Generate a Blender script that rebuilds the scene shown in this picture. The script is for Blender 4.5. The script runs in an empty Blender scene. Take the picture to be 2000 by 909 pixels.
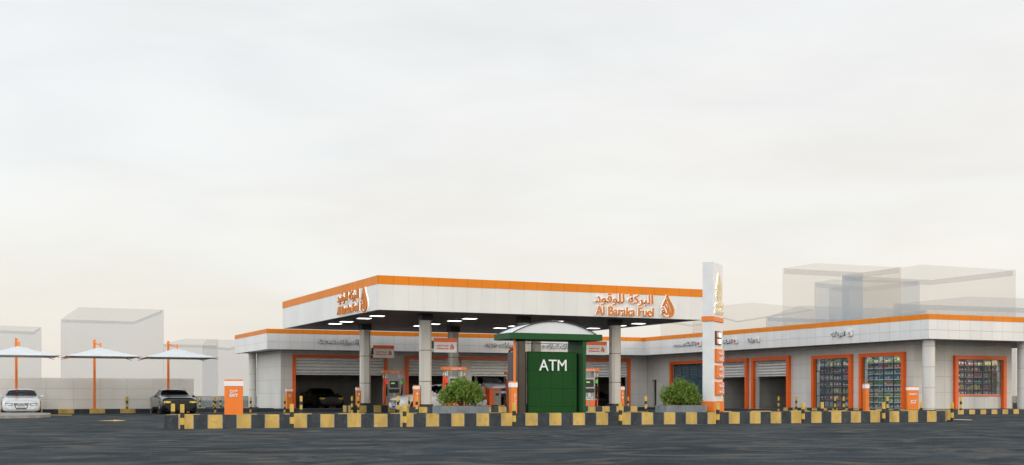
import bpy, math, random
import numpy as np
from mathutils import Vector, Matrix
random.seed(7)
R = math.radians
S = bpy.context.scene
COL = S.collection
# ---------------------------------------------------------------- survey helpers (photo pixel -> point on a real plane)
F, HX, HY, EYE = 2359.0, 1000.0, 773.0, 1.0
SN, CS = math.sin(R(25)), math.cos(R(25))
def ray(px):
    t = (px - HX) / F
    return (SN + t * CS, CS - t * SN)
def onY(px, Y): r = ray(px); d = Y / r[1]; return d * r[0], d
def onX(px, X): r = ray(px); d = X / r[0]; return d * r[1], d
def atd(px, d): r = ray(px); return (d * r[0], d * r[1])
def zof(py, d): return EYE + (HY - py) * d / F
# ---------------------------------------------------------------- materials
def new_mat(name):
    m = bpy.data.materials.new(name); m.use_nodes = True
    nt = m.node_tree; b = nt.nodes['Principled BSDF']
    return m, nt, b
def setc(b, col, rough=.5, metal=0., spec=.5):
    b.inputs['Base Color'].default_value = (*col, 1); b.inputs['Roughness'].default_value = rough
    b.inputs['Metallic'].default_value = metal; b.inputs['Specular IOR Level'].default_value = spec
def mul_noise(nt, col_socket_or_col, scale, amt, vec, stretch=(1, 1, 1), detail=4):
    """returns a colour socket = col * (1 +- amt*noise)"""
    mp = nt.nodes.new('ShaderNodeMapping'); mp.inputs['Scale'].default_value = stretch
    nt.links.new(vec, mp.inputs['Vector'])
    n = nt.nodes.new('ShaderNodeTexNoise'); n.inputs['Scale'].default_value = scale; n.inputs['Detail'].default_value = detail
    nt.links.new(mp.outputs[0], n.inputs['Vector'])
    mr = nt.nodes.new('ShaderNodeMapRange'); mr.inputs['From Min'].default_value = .3; mr.inputs['From Max'].default_value = .7
    mr.inputs['To Min'].default_value = 1 - amt; mr.inputs['To Max'].default_value = 1 + amt * .6
    nt.links.new(n.outputs['Fac'], mr.inputs['Value'])
    mx = nt.nodes.new('ShaderNodeVectorMath'); mx.operation = 'SCALE'
    if isinstance(col_socket_or_col, tuple): mx.inputs[0].default_value = col_socket_or_col
    else: nt.links.new(col_socket_or_col, mx.inputs[0])
    nt.links.new(mr.outputs[0], mx.inputs['Scale'])
    return mx.outputs[0]
def mat(name, col, rough=.5, metal=0., spec=.5, amt=.06, scale=2., stretch=(1, 1, 1), emit=None, coat=0.):
    m, nt, b = new_mat(name); setc(b, col, rough, metal, spec)
    if amt:
        tc = nt.nodes.new('ShaderNodeTexCoord')
        nt.links.new(mul_noise(nt, tuple(col), scale, amt, tc.outputs['Object'], stretch), b.inputs['Base Color'])
    if emit:
        b.inputs['Emission Color'].default_value = (*emit[0], 1); b.inputs['Emission Strength'].default_value = emit[1]
    if coat: b.inputs['Coat Weight'].default_value = coat; b.inputs['Coat Roughness'].default_value = .05
    return m
def clad(name, col, w, h, x0=0., z0=0., rough=.45, joint=.014, jcol=.55, spec=.4, amt=.07):
    """flat cladding panels; joints from a brick pattern in metres, same on x- and y-facing walls"""
    m, nt, b = new_mat(name); setc(b, col, rough, 0, spec)
    g = nt.nodes.new('ShaderNodeNewGeometry'); sp = nt.nodes.new('ShaderNodeSeparateXYZ'); nt.links.new(g.outputs['Position'], sp.inputs[0])
    ad = nt.nodes.new('ShaderNodeMath'); ad.operation = 'ADD'; nt.links.new(sp.outputs['X'], ad.inputs[0]); nt.links.new(sp.outputs['Y'], ad.inputs[1])
    a2 = nt.nodes.new('ShaderNodeMath'); a2.operation = 'ADD'; a2.inputs[1].default_value = -x0; nt.links.new(ad.outputs[0], a2.inputs[0])
    a3 = nt.nodes.new('ShaderNodeMath'); a3.operation = 'ADD'; a3.inputs[1].default_value = -z0; nt.links.new(sp.outputs['Z'], a3.inputs[0])
    cb = nt.nodes.new('ShaderNodeCombineXYZ'); nt.links.new(a2.outputs[0], cb.inputs[0]); nt.links.new(a3.outputs[0], cb.inputs[1])
    br = nt.nodes.new('ShaderNodeTexBrick'); br.offset = 0.; br.inputs['Scale'].default_value = 1.
    br.inputs['Brick Width'].default_value = w; br.inputs['Row Height'].default_value = h
    br.inputs['Mortar Size'].default_value = joint; br.inputs['Mortar Smooth'].default_value = .3
    br.inputs['Color1'].default_value = (*col, 1); br.inputs['Color2'].default_value = (*[c * .955 for c in col], 1)
    br.inputs['Mortar'].default_value = (*[c * jcol for c in col], 1)
    nt.links.new(cb.outputs[0], br.inputs['Vector'])
    c1 = mul_noise(nt, br.outputs['Color'], .7, amt, g.outputs['Position'], (1, 1, .35))
    nt.links.new(c1, b.inputs['Base Color'])
    bp = nt.nodes.new('ShaderNodeBump'); bp.inputs['Strength'].default_value = .6; bp.inputs['Distance'].default_value = .02
    inv = nt.nodes.new('ShaderNodeMath'); inv.operation = 'SUBTRACT'; inv.inputs[0].default_value = 1.; nt.links.new(br.outputs['Fac'], inv.inputs[1])
    nt.links.new(inv.outputs[0], bp.inputs['Height']); nt.links.new(bp.outputs[0], b.inputs['Normal'])
    return m
def glassy(name, tint, transp=.8, rough=.03):
    m, nt, b = new_mat(name); nt.nodes.remove(b); out = nt.nodes['Material Output']
    t = nt.nodes.new('ShaderNodeBsdfTransparent'); t.inputs[0].default_value = (*tint, 1)
    g = nt.nodes.new('ShaderNodeBsdfGlossy'); g.inputs['Roughness'].default_value = rough; g.inputs[0].default_value = (.9, .93, .95, 1)
    lw = nt.nodes.new('ShaderNodeLayerWeight'); lw.inputs[0].default_value = .22
    mr = nt.nodes.new('ShaderNodeMapRange'); mr.inputs['To Min'].default_value = 1 - transp; mr.inputs['To Max'].default_value = .85
    nt.links.new(lw.outputs['Fresnel'], mr.inputs['Value'])
    mx = nt.nodes.new('ShaderNodeMixShader'); nt.links.new(mr.outputs[0], mx.inputs[0]); nt.links.new(t.outputs[0], mx.inputs[1]); nt.links.new(g.outputs[0], mx.inputs[2])
    nt.links.new(mx.outputs[0], out.inputs[0]); return m
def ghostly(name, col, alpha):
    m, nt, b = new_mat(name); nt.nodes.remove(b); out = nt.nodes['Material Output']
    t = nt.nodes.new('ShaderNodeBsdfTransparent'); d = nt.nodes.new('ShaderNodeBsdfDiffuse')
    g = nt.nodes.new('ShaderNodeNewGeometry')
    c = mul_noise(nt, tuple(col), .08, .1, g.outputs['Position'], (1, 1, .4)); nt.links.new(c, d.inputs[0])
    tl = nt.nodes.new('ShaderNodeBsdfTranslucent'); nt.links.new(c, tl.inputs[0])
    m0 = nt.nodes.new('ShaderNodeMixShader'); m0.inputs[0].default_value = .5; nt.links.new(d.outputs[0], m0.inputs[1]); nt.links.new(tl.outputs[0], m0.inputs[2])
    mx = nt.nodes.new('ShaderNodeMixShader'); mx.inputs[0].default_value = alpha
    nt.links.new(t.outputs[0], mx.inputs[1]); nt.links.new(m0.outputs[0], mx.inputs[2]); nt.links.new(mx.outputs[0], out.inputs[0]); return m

def film(name, col, alpha):
    m, nt, b = new_mat(name); setc(b, col, .12, 0, .3); b.inputs['Alpha'].default_value = alpha; return m
WHITE = (.76, .765, .765); OR_F = (.78, .225, .010); OR_D = (.88, .135, .012)
M = {}
M['fascia'] = clad('fascia_panels', (.74, .745, .74), .79, .565, z0=4.02 - .09 + .0, jcol=.80, joint=.018, rough=.3, spec=.5)
M['fascia_o'] = clad('fascia_orange_panels', OR_F, .79, 2., jcol=.5, joint=.01, rough=.5, spec=.2)
M['can_w'] = clad('canopy_white_panels', (.74, .745, .73), .7875, 5., x0=19.0 + 56.25, jcol=.86, joint=.007, rough=.35, spec=.4)
M['can_o'] = clad('canopy_orange_panels', OR_F, .7875, 5., x0=19.0 + 56.25, jcol=.55, joint=.009, rough=.5, spec=.2)
M['wall'] = clad('wall_tiles', (.66, .65, .62), .76, .9, z0=.25, jcol=.82, joint=.02, rough=.5, amt=.08)
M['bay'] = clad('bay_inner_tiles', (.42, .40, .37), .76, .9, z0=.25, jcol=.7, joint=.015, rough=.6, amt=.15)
M['bwall'] = clad('boundary_wall_tiles', (.78, .77, .72), 1.45, .62, z0=.14, jcol=.82, joint=.016, rough=.6, amt=.1)
M['frame'] = clad('frame_panels', OR_D, .8, .9, z0=.25, jcol=.6, joint=.008, rough=.35, spec=.5)
M['white'] = mat('white_metal', WHITE, .35)
M['whitecol'] = clad('column_panels', (.68, .665, .63), 9., 1.12, z0=.3, jcol=.45, joint=.012, rough=.22, spec=.6)
M['creamcol'] = clad('pillar_cladding', (.57, .55, .505), 9., 1.62, z0=.12, jcol=.2, joint=.02, rough=.16, spec=.8)
M['collar'] = mat('dark_collar', (.02, .02, .022), .4)
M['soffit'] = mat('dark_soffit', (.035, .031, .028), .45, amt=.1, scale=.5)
M['orange'] = mat('orange_paint', OR_D, .35, amt=.05)
M['orangeL'] = mat('light_orange_paint', (.84, .2, .014), .38, amt=.06)
M['grey'] = mat('grey_metal', (.30, .30, .29), .4)
M['greyL'] = mat('light_grey_metal', (.5, .52, .53), .35)
M['black'] = mat('black_plastic', (.015, .015, .016), .35)
M['rubber'] = mat('rubber', (.012, .012, .012), .75)
M['shutter'] = mat('shutter_metal', (.82, .83, .83), .4, 0., amt=.08, scale=3)
M['letter_o'] = mat('orange_letters', (.62, .20, .018), .6, amt=0)
M['letter_g'] = mat('pale_gold_letters', (.80, .66, .42), .3, amt=0)
M['letter_r'] = mat('red_orange_letters', (.75, .10, .015), .4, amt=0)
M['letter_w'] = mat('backlit_white_letters', (.9, .9, .88), .4, amt=0, emit=((1, .985, .95), .4))
M['letter_s'] = mat('painted_white_letters', (.8, .82, .84), .4, amt=0)
M['letter_b'] = mat('steel_blue_letters', (.05, .085, .12), .35, .2, amt=0)
M['lamp'] = mat('lit_lamp_panel', (.9, .9, .9), .4, amt=0, emit=((1, .94, .85), 4.))
M['shopfill'] = mat('shop_strip_light', (.9, .9, .9), .4, amt=0, emit=((1, .97, .9), 15.))  # glow of the strips added to light the groceries
M['green'] = clad('green_panels', (.010, .062, .013), .42, .62, jcol=.75, joint=.008, rough=.6, spec=.12)
M['greenP'] = mat('green_paint', (.012, .080, .020), .5, spec=.2, amt=.08)
M['dome'] = mat('frosted_dome', (.66, .70, .73), .25, amt=.04)
M['domeS'] = mat('frosted_dome_side', (.60, .52, .49), .3, amt=.04)
M['steel'] = mat('dark_steel_post', (.07, .06, .05), .25, .6, amt=.1)
M['rail'] = mat('rail_metal', (.35, .34, .31), .3, .7)
M['yellow'] = None; M['kblack'] = None
def kerb_paint(name, col, dirt, amt, edge):
    m, nt, b = new_mat(name); setc(b, col, .7, 0, .25)
    g = nt.nodes.new('ShaderNodeNewGeometry')
    c = mul_noise(nt, tuple(col), 3.2, amt, g.outputs['Position'], (1, 1, .35), 6)
    n = nt.nodes.new('ShaderNodeTexNoise'); n.inputs['Scale'].default_value = 7; n.inputs['Detail'].default_value = 8; n.inputs['Roughness'].default_value = .65
    nt.links.new(g.outputs['Position'], n.inputs['Vector'])
    cr = nt.nodes.new('ShaderNodeMapRange'); cr.inputs['From Min'].default_value = .55; cr.inputs['From Max'].default_value = .72
    nt.links.new(n.outputs['Fac'], cr.inputs['Value'])
    sc = nt.nodes.new('ShaderNodeMath'); sc.operation = 'MULTIPLY'; sc.inputs[1].default_value = edge; nt.links.new(cr.outputs[0], sc.inputs[0])
    mx = nt.nodes.new('ShaderNodeMix'); mx.data_type = 'RGBA'
    nt.links.new(sc.outputs[0], mx.inputs['Factor']); nt.links.new(c, mx.inputs['A']); mx.inputs['B'].default_value = (*dirt, 1)
    nt.links.new(mx.outputs['Result'], b.inputs['Base Color'])
    bp = nt.nodes.new('ShaderNodeBump'); bp.inputs['Strength'].default_value = .25; bp.inputs['Distance'].default_value = .01
    nt.links.new(n.outputs['Fac'], bp.inputs['Height']); nt.links.new(bp.outputs[0], b.inputs['Normal'])
    return m
M['yellow'] = kerb_paint('worn_yellow_paint', (.58, .395, .115), (.30, .22, .09), .28, .75)
M['kblack'] = kerb_paint('worn_black_paint', (.044, .051, .057), (.10, .11, .12), .35, .7)
M['conc'] = kerb_paint('concrete', (.28, .27, .25), (.12, .12, .11), .25, .8)
M['concline'] = mat('joint_concrete', (.33, .33, .32), .8, amt=.2, scale=8)
M['stone'] = kerb_paint('grey_granite', (.19, .215, .235), (.09, .11, .12), .25, .9)
M['postY'] = mat('post_yellow', (.64, .42, .07), .45, amt=.14, scale=9)
M['postK'] = mat('post_black', (.018, .018, .018), .45, amt=.2, scale=9)
M['lineY'] = mat('road_yellow_paint', (.62, .38, .04), .6, amt=.3, scale=6)
M['lineW'] = mat('road_faded_paint', (.50, .36, .2), .6, amt=.35, scale=6)
M['canvas'] = mat('shade_canvas', (.60, .64, .655), .7, amt=.06)
M['glass'] = film('shop_glass', (.20, .29, .33), .17)
M['glassB'] = film('blue_film_glass', (.085, .14, .18), .62)
M['mull'] = mat('mullion', (.05, .07, .08), .4, .3)
M['cargl'] = glassy('car_glass', (.5, .54, .56), .74)
M['carglD'] = glassy('dark_car_glass', (.10, .11, .12), .95)
M['seat'] = mat('red_leather', (.35, .03, .03), .5)
M['interior'] = mat('car_interior', (.10, .10, .11), .8)
M['interiorL'] = mat('light_car_interior', (.6, .56, .56), .8)
M['paintW'] = mat('white_car_paint', (.62, .66, .70), .25, amt=0, coat=.8)
M['paintB'] = mat('shade_lifted_white_paint', (.82, .83, .84), .3, amt=0, coat=.8)  # white lightened to make up for the canopy shade on the sedan
M['paintK'] = mat('black_car_paint', (.006, .007, .008), .3, spec=.4, amt=0, coat=.8)
M['paintS'] = mat('silver_car_paint', (.42, .45, .48), .3, .5, amt=0, coat=1)
M['chrome'] = mat('chrome', (.7, .72, .75), .15, 1., amt=0)
M['lightW'] = mat('clear_headlight', (.45, .5, .55), .12, .5, amt=.1, scale=12)
M['lightY'] = mat('amber_headlight', (.75, .55, .06), .2, .1, amt=.5, scale=22)
M['tailred'] = mat('tail_light_red', (.25, .01, .01), .25, amt=0)
M['tail'] = mat('turn_signal', (.7, .25, .05), .3)
M['red'] = mat('red_panel', (.8, .01, .02), .4, amt=0, emit=((1, .02, .04), .5))
M['grn'] = mat('green_panel_lit', (.03, .5, .06), .4, amt=0, emit=((.05, .8, .1), .25))
M['digit'] = mat('display_digits', (.2, .4, .12), .4, amt=0, emit=((.35, .7, .22), .6))
M['screenlit'] = mat('price_display', (.9, .9, .85), .4, amt=0, emit=((1, 1, .95), .9))
M['shelf'] = mat('shelf_metal', (.35, .37, .36), .5)
M['shelfD'] = mat('dark_shelf_metal', (.05, .08, .09), .5)
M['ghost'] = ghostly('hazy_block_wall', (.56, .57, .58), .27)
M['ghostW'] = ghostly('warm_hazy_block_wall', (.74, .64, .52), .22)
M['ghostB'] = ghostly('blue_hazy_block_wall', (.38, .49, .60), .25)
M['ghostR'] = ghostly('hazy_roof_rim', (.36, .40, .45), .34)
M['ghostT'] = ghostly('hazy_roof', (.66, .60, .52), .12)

def asphalt():
    m, nt, b = new_mat('asphalt'); setc(b, (.05, .055, .06), .85, 0, .03)
    g = nt.nodes.new('ShaderNodeNewGeometry')
    base = mul_noise(nt, (.035, .047, .055), .35, .45, g.outputs['Position'], (1, 1, 1), 5)
    base = mul_noise(nt, base, 22., .6, g.outputs['Position'], (1, 1, 1), 2)
    # swept dust streaks left by turning wheels
    mp = nt.nodes.new('ShaderNodeMapping'); mp.inputs['Rotation'].default_value = (0, 0, R(14)); mp.inputs['Scale'].default_value = (.34, .42, 1)
    nt.links.new(g.outputs['Position'], mp.inputs['Vector'])
    n = nt.nodes.new('ShaderNodeTexNoise'); n.inputs['Scale'].default_value = 1.6; n.inputs['Detail'].default_value = 9
    n.inputs['Roughness'].default_value = .62; n.inputs['Distortion'].default_value = 1.6
    nt.links.new(mp.outputs[0], n.inputs['Vector'])
    mr = nt.nodes.new('ShaderNodeMapRange'); mr.inputs['From Min'].default_value = .46; mr.inputs['From Max'].default_value = .74
    nt.links.new(n.outputs['Fac'], mr.inputs['Value'])
    mx = nt.nodes.new('ShaderNodeMix'); mx.data_type = 'RGBA'; nt.links.new(mr.outputs[0], mx.inputs['Factor'])
    nt.links.new(base, mx.inputs['A']); mx.inputs['B'].default_value = (.125, .116, .102, 1)
    nt.links.new(mx.outputs['Result'], b.inputs['Base Color'])
    r = nt.nodes.new('ShaderNodeMapRange'); r.inputs['To Min'].default_value = .7; r.inputs['To Max'].default_value = .85
    nt.links.new(n.outputs['Fac'], r.inputs['Value']); nt.links.new(r.outputs[0], b.inputs['Roughness'])
    n2 = nt.nodes.new('ShaderNodeTexNoise'); n2.inputs['Scale'].default_value = 60; n2.inputs['Detail'].default_value = 3
    nt.links.new(g.outputs['Position'], n2.inputs['Vector'])
    bp = nt.nodes.new('ShaderNodeBump'); bp.inputs['Strength'].default_value = .5; bp.inputs['Distance'].default_value = .012
    nt.links.new(n2.outputs['Fac'], bp.inputs['Height']); nt.links.new(bp.outputs[0], b.inputs['Normal'])
    return m
M['asphalt'] = asphalt()
M['paving'] = kerb_paint('dark_paving', (.05, .056, .064), (.09, .09, .09), .25, .4)
# ---------------------------------------------------------------- mesh helpers
class MB:
    def __init__(s): s.v = []; s.f = []; s.m = []; s.sm = []
    def add(s, verts, faces, mi=0, smooth=False):
        o = len(s.v); s.v += [tuple(v) for v in verts]
        for f in faces: s.f.append(tuple(i + o for i in f)); s.m.append(mi); s.sm.append(smooth)
        return s
    def box(s, x0, x1, y0, y1, z0, z1, mi=0):
        v = [(x, y, z) for z in (z0, z1) for y in (y0, y1) for x in (x0, x1)]
        return s.add(v, [(0, 2, 3, 1), (4, 5, 7, 6), (0, 1, 5, 4), (2, 6, 7, 3), (0, 4, 6, 2), (1, 3, 7, 5)], mi)
    def prism(s, poly, z0, z1, mi=0, smooth=False):
        n = len(poly); v = [(x, y, z0) for x, y in poly] + [(x, y, z1) for x, y in poly]
        s.add(v, [(i, (i + 1) % n, n + (i + 1) % n, n + i) for i in range(n)], mi, smooth)
        s.add(v, [tuple(range(n - 1, -1, -1)), tuple(range(n, 2 * n))], mi)
        return s
    def cyl(s, x, y, z0, z1, r, mi=0, n=20, r1=None, smooth=True):
        r1 = r if r1 is None else r1
        a = [2 * math.pi * i / n for i in range(n)]
        v = [(x + r * math.cos(t), y + r * math.sin(t), z0) for t in a] + [(x + r1 * math.cos(t), y + r1 * math.sin(t), z1) for t in a]
        s.add(v, [(i, (i + 1) % n, n + (i + 1) % n, n + i) for i in range(n)], mi, smooth)
        s.add(v, [tuple(range(n - 1, -1, -1)), tuple(range(n, 2 * n))], mi); return s
    def cylx(s, x0, x1, y, z, r, mi=0, n=24, smooth=True):
        a = [2 * math.pi * i / n for i in range(n)]
        v = [(x0, y + r * math.cos(t), z + r * math.sin(t)) for t in a] + [(x1, y + r * math.cos(t), z + r * math.sin(t)) for t in a]
        s.add(v, [(i, (i + 1) % n, n + (i + 1) % n, n + i) for i in range(n)], mi, smooth)
        s.add(v, [tuple(range(n - 1, -1, -1)), tuple(range(n, 2 * n))], mi); return s
    def tube(s, pts, r, mi=0, n=8):
        pts = [Vector(p) for p in pts]; rings = []
        for i, p in enumerate(pts):
            t = (pts[min(i + 1, len(pts) - 1)] - pts[max(i - 1, 0)]).normalized()
            u = t.cross(Vector((0, 0, 1)));
            if u.length < .05: u = t.cross(Vector((0, 1, 0)))
            u.normalize(); w = t.cross(u)
            rings.append([p + r * (u * math.cos(a) + w * math.sin(a)) for a in [2 * math.pi * k / n for k in range(n)]])
        v = [q for g in rings for q in g]; f = []
        for i in range(len(pts) - 1):
            for k in range(n): f.append((i * n + k, i * n + (k + 1) % n, (i + 1) * n + (k + 1) % n, (i + 1) * n + k))
        f.append(tuple(range(n))); f.append(tuple((len(pts) - 1) * n + k for k in range(n)))
        return s.add(v, f, mi, True)
    def mesh(s, name, mats):
        me = bpy.data.meshes.new(name); me.from_pydata(s.v, [], s.f)
        mats = mats if isinstance(mats, (list, tuple)) else [mats]
        for m in mats: me.materials.append(m)
        me.polygons.foreach_set('material_index', s.m); me.polygons.foreach_set('use_smooth', s.sm)
        me.update(); return me
    def build(s, name, mats, parent=None, world=False, bevel=0, kind=None):
        if world and parent is not None:
            L = parent.location; s.v = [(x - L.x, y - L.y, z - L.z) for x, y, z in s.v]
        o = bpy.data.objects.new(name, s.mesh(name, mats)); COL.objects.link(o)
        if parent is not None: o.parent = parent
        if kind: o['kind'] = kind
        if bevel:
            b = o.modifiers.new('bevel', 'BEVEL'); b.width = bevel; b.segments = 2; b.limit_method = 'ANGLE'
        return o
def fixn(o):
    import bmesh
    bm = bmesh.new(); bm.from_mesh(o.data); bmesh.ops.recalc_face_normals(bm, faces=bm.faces); bm.to_mesh(o.data); bm.free(); return o
def tag(o, label, cat, group=None):
    o['label'] = label; o['category'] = cat
    if group: o['group'] = group
    return o
def thing(name, loc, label, cat, group=None, rz=0):
    o = bpy.data.objects.new(name, None); COL.objects.link(o); o.location = loc; o.rotation_euler = (0, 0, rz); o.empty_display_size = .2
    return tag(o, label, cat, group)
def dup(o, loc, label, rz=None, parent=None):
    c = o.copy(); COL.objects.link(c)
    if parent is not None: c.parent = parent
    else:
        c.location = loc; c['label'] = label
        if rz is not None: c.rotation_euler = (0, 0, rz)
    for ch in list(o.children): dup(ch, None, None, None, c)
    return c
# ---------------------------------------------------------------- lettering
AR = {'ا': (0xFE8D, 2), 'ب': (0xFE8F, 4), 'ة': (0xFE93, 2), 'ت': (0xFE95, 4), 'ج': (0xFE9D, 4), 'خ': (0xFEA5, 4), 'د': (0xFEA9, 2), 'ر': (0xFEAD, 2),
      'ز': (0xFEAF, 2), 'س': (0xFEB1, 4), 'ط': (0xFEC1, 4), 'غ': (0xFECD, 4), 'ف': (0xFED1, 4), 'ق': (0xFED5, 4), 'ك': (0xFED9, 4), 'ل': (0xFEDD, 4),
      'م': (0xFEE1, 4), 'ن': (0xFEE5, 4), 'و': (0xFEED, 2), 'ي': (0xFEF1, 4), 'ش': (0xFEB5, 4), 'ص': (0xFEB9, 4), 'ح': (0xFEA1, 4)}
def shape(s):
    out = []
    for i, c in enumerate(s):
        if c not in AR: out.append(c); continue
        b, n = AR[c]; pj = i > 0 and s[i - 1] in AR and AR[s[i - 1]][1] == 4; nj = n == 4 and i + 1 < len(s) and s[i + 1] in AR
        out.append(chr(b + (3 if pj and nj else 2 if nj else 1 if pj else 0)))
    return ''.join(reversed(out))
def text_geo(s, fat=.02, depth=.1, res=3):
    if any(c in AR for c in s): s = shape(s)
    c = bpy.data.curves.new('lettering', 'FONT'); c.body = s; c.resolution_u = res; c.offset = fat; c.extrude = .5
    o = bpy.data.objects.new('lettering', c); COL.objects.link(o); bpy.context.view_layer.update()
    me = bpy.data.meshes.new_from_object(o.evaluated_get(bpy.context.evaluated_depsgraph_get()))
    v = np.array([tuple(p.co) for p in me.vertices]); f = [tuple(p.vertices) for p in me.polygons]
    bpy.data.objects.remove(o); bpy.data.curves.remove(c); bpy.data.meshes.remove(me)
    v[:, 0] -= v[:, 0].min(); v[:, 1] -= v[:, 1].min(); w, h = v[:, 0].max(), v[:, 1].max()
    v[:, 0] /= w; v[:, 1] /= h; v[:, 2] = v[:, 2] + .5
    return v, f
def put(mb, geo, origin, u, n, w, h, d0, d1, mi=0, up=(0, 0, 1)):
    """lay unit lettering on a plane: origin = lower-left, u = reading direction, n = outward"""
    v, f = geo; O = np.array(origin, float); u = np.array(u, float); n = np.array(n, float); up = np.array(up, float)
    P = O + np.outer(v[:, 0] * w, u) + np.outer(v[:, 1] * h, up) + np.outer(d0 + v[:, 2] * (d1 - d0), n)
    return mb.add([tuple(p) for p in P], f, mi)
def catmull(P, k=6):
    P = [np.array(p, float) for p in P]; Q = [P[0]] + P + [P[-1]]; out = []
    for i in range(1, len(Q) - 2):
        for j in range(k):
            t = j / k; a, b, c, d = Q[i - 1], Q[i], Q[i + 1], Q[i + 2]
            out.append(.5 * ((2 * b) + (-a + c) * t + (2 * a - 5 * b + 4 * c - d) * t * t + (-a + 3 * b - 3 * c + d) * t ** 3))
    out.append(P[-1]); return out
def stroke(pts, w):
    """ribbon with tapered width, extruded in unit depth -> (v,f)"""
    C = catmull(pts); n = len(C); V = []; Fc = []
    for i, p in enumerate(C):
        t = C[min(i + 1, n - 1)] - C[max(i - 1, 0)]; t = t / (np.linalg.norm(t) + 1e-9); q = np.array([-t[1], t[0]])
        ww = w[0] + (w[1] - w[0]) * i / (n - 1) if isinstance(w, tuple) else w
        for sgn in (1, -1):
            for z in (0, 1): V.append([*(p + q * ww / 2 * sgn * np.array([1.6, 1])), z])
    for i in range(n - 1):
        a = i * 4; b = a + 4
        Fc += [(a + 1, b + 1, b + 3, a + 3), (a, a + 2, b + 2, b), (a, b, b + 1, a + 1), (a + 2, a + 3, b + 3, b + 2)]
    Fc += [(0, 1, 3, 2), ((n - 1) * 4, (n - 1) * 4 + 2, (n - 1) * 4 + 3, (n - 1) * 4 + 1)]
    return V, Fc
def drop_geo(fat=0.):
    V = []; Fc = []
    for pts, w in [([(.48, 1.), (.33, .76), (.14, .53), (.1, .5)], (.03, .05)),
                   ([(.48, 1.), (.66, .76), (.9, .48), (.97, .28), (.88, .1), (.64, .02)], (.05, .12)),
                   ([(.5, .84), (.66, .62), (.8, .4), (.8, .2), (.68, .12)], (.04, .07)),
                   ([(.46, .78), (.30, .56), (.2, .52)], .05),
                   ([(.34, .52), (.5, .36), (.54, .2), (.44, .12), (.32, .18), (.12, .16)], .07),
                   ([(.46, .66), (.6, .46), (.66, .26), (.6, .12)], .045),
                   ([(.02, .38), (.1, .42), (.24, .40)], .05),
                   ([(.08, .28), (.2, .32), (.28, .24), (.16, .2), (.07, .26)], .06),
                   ([(.04, .16), (.16, .06), (.4, 0.), (.62, .02)], .045)]:
        v, f = stroke(pts, (w[0] + fat, w[1] + fat) if isinstance(w, tuple) else w + fat); o = len(V); V += v; Fc += [tuple(i + o for i in q) for q in f]
    return np.array(V, float), Fc
G = {}
def tg(s, fat=.02):
    if (s, fat) not in G: G[(s, fat)] = text_geo(s, fat)
    return G[(s, fat)]
DROP, DROPF = drop_geo(), drop_geo(.03)
def logo_block(mb, origin, u, n, w, h, d, mi=0):
    """small 'two lines + emblem' logo, lower-left origin"""
    o = Vector(origin); U = Vector(u)
    put(mb, tg('البركة للوقود', .03), o + Vector((0, 0, h * .45)), u, n, w * .68, h * .42, d * .0, d, mi)
    put(mb, tg('Al Baraka Fuel', .03), o, u, n, w * .68, h * .32, d * .0, d, mi)
    put(mb, DROP, o + U * w * .76, u, n, w * .24, h * 1.05, d * .0, d, mi)
# ================================================================ GROUND
mb = MB(); mb.add([(-1500, -600, 0), (2500, -600, 0), (2500, 3000, 0), (-1500, 3000, 0)], [(0, 1, 2, 3)])
mb.build('ground', M['asphalt'], kind='structure')

def kerb_row(name, p0, p1, z0, z1, th, L, start=0, inner=1, concr=True):
    """painted kerb: alternating blocks from p0 to p1, thickness th towards the left-hand side * inner"""
    p0 = Vector(p0); p1 = Vector(p1); D = (p1 - p0); tot = D.length; D.normalize(); N = Vector((-D.y, D.x)) * inner
    n = max(1, round(tot / L)); l = tot / n; mb = MB(); g = .007
    for i in range(n):
        a = p0 + D * (i * l + g); b = p0 + D * ((i + 1) * l - g); c = b + N * th; d = a + N * th
        poly = [a, b, c, d] if inner > 0 else [d, c, b, a]
        mb.prism([(q.x, q.y) for q in poly], z0, z1 + random.uniform(-.002, .002), (i + start) % 2)
    a = p0 + N * .006 + D * .01; b = p1 + N * .006 - D * .01; c = b + N * (th - .012); d = a + N * (th - .012)
    poly = [a, b, c, d] if inner > 0 else [d, c, b, a]
    mb.prism([(q.x, q.y) for q in poly], z0, z1 - .006, 2)
    o = mb.build(name, [M['yellow'], M['kblack'], M['concline']], kind='structure', bevel=.012)
    return o
KZ = .415
def kf(px): # depth of the front kerb face along the photo
    t = (px - 320) / 1527.; return 1 / (1 / 36.2 * (1 - t) + 1 / 46.2 * t)
FL, FR = Vector(atd(320, kf(320))), Vector(atd(1847, kf(1847)))
RL, RR = Vector(atd(331, 37.9)), Vector(atd(1851, 50.0))
kerb_row('kerb', FL, FR, 0, KZ, .3, .431, 1)
kerb_row('kerb', RL, RR, 0, KZ, .3, .9, 0, -1)
kerb_row('kerb', FL + (RL - FL).normalized() * .32, RL - (RL - FL).normalized() * .32, 0, KZ, .3, .45, 0, -1)
kerb_row('kerb', FR + (RR - FR).normalized() * .32, RR - (RR - FR).normalized() * .32, 0, KZ, .3, .45, 0, 1)
mb = MB(); D = (FR - FL).normalized(); N = Vector((-D.y, D.x))
q = [FL + D * .28 + N * .25, FR - D * .28 + N * .25, RR - D * .28 - N * .25, RL + D * .28 - N * .25]
mb.prism([tuple(p) for p in q], .01, .335); mb.build('pavement', M['paving'], kind='structure')

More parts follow.
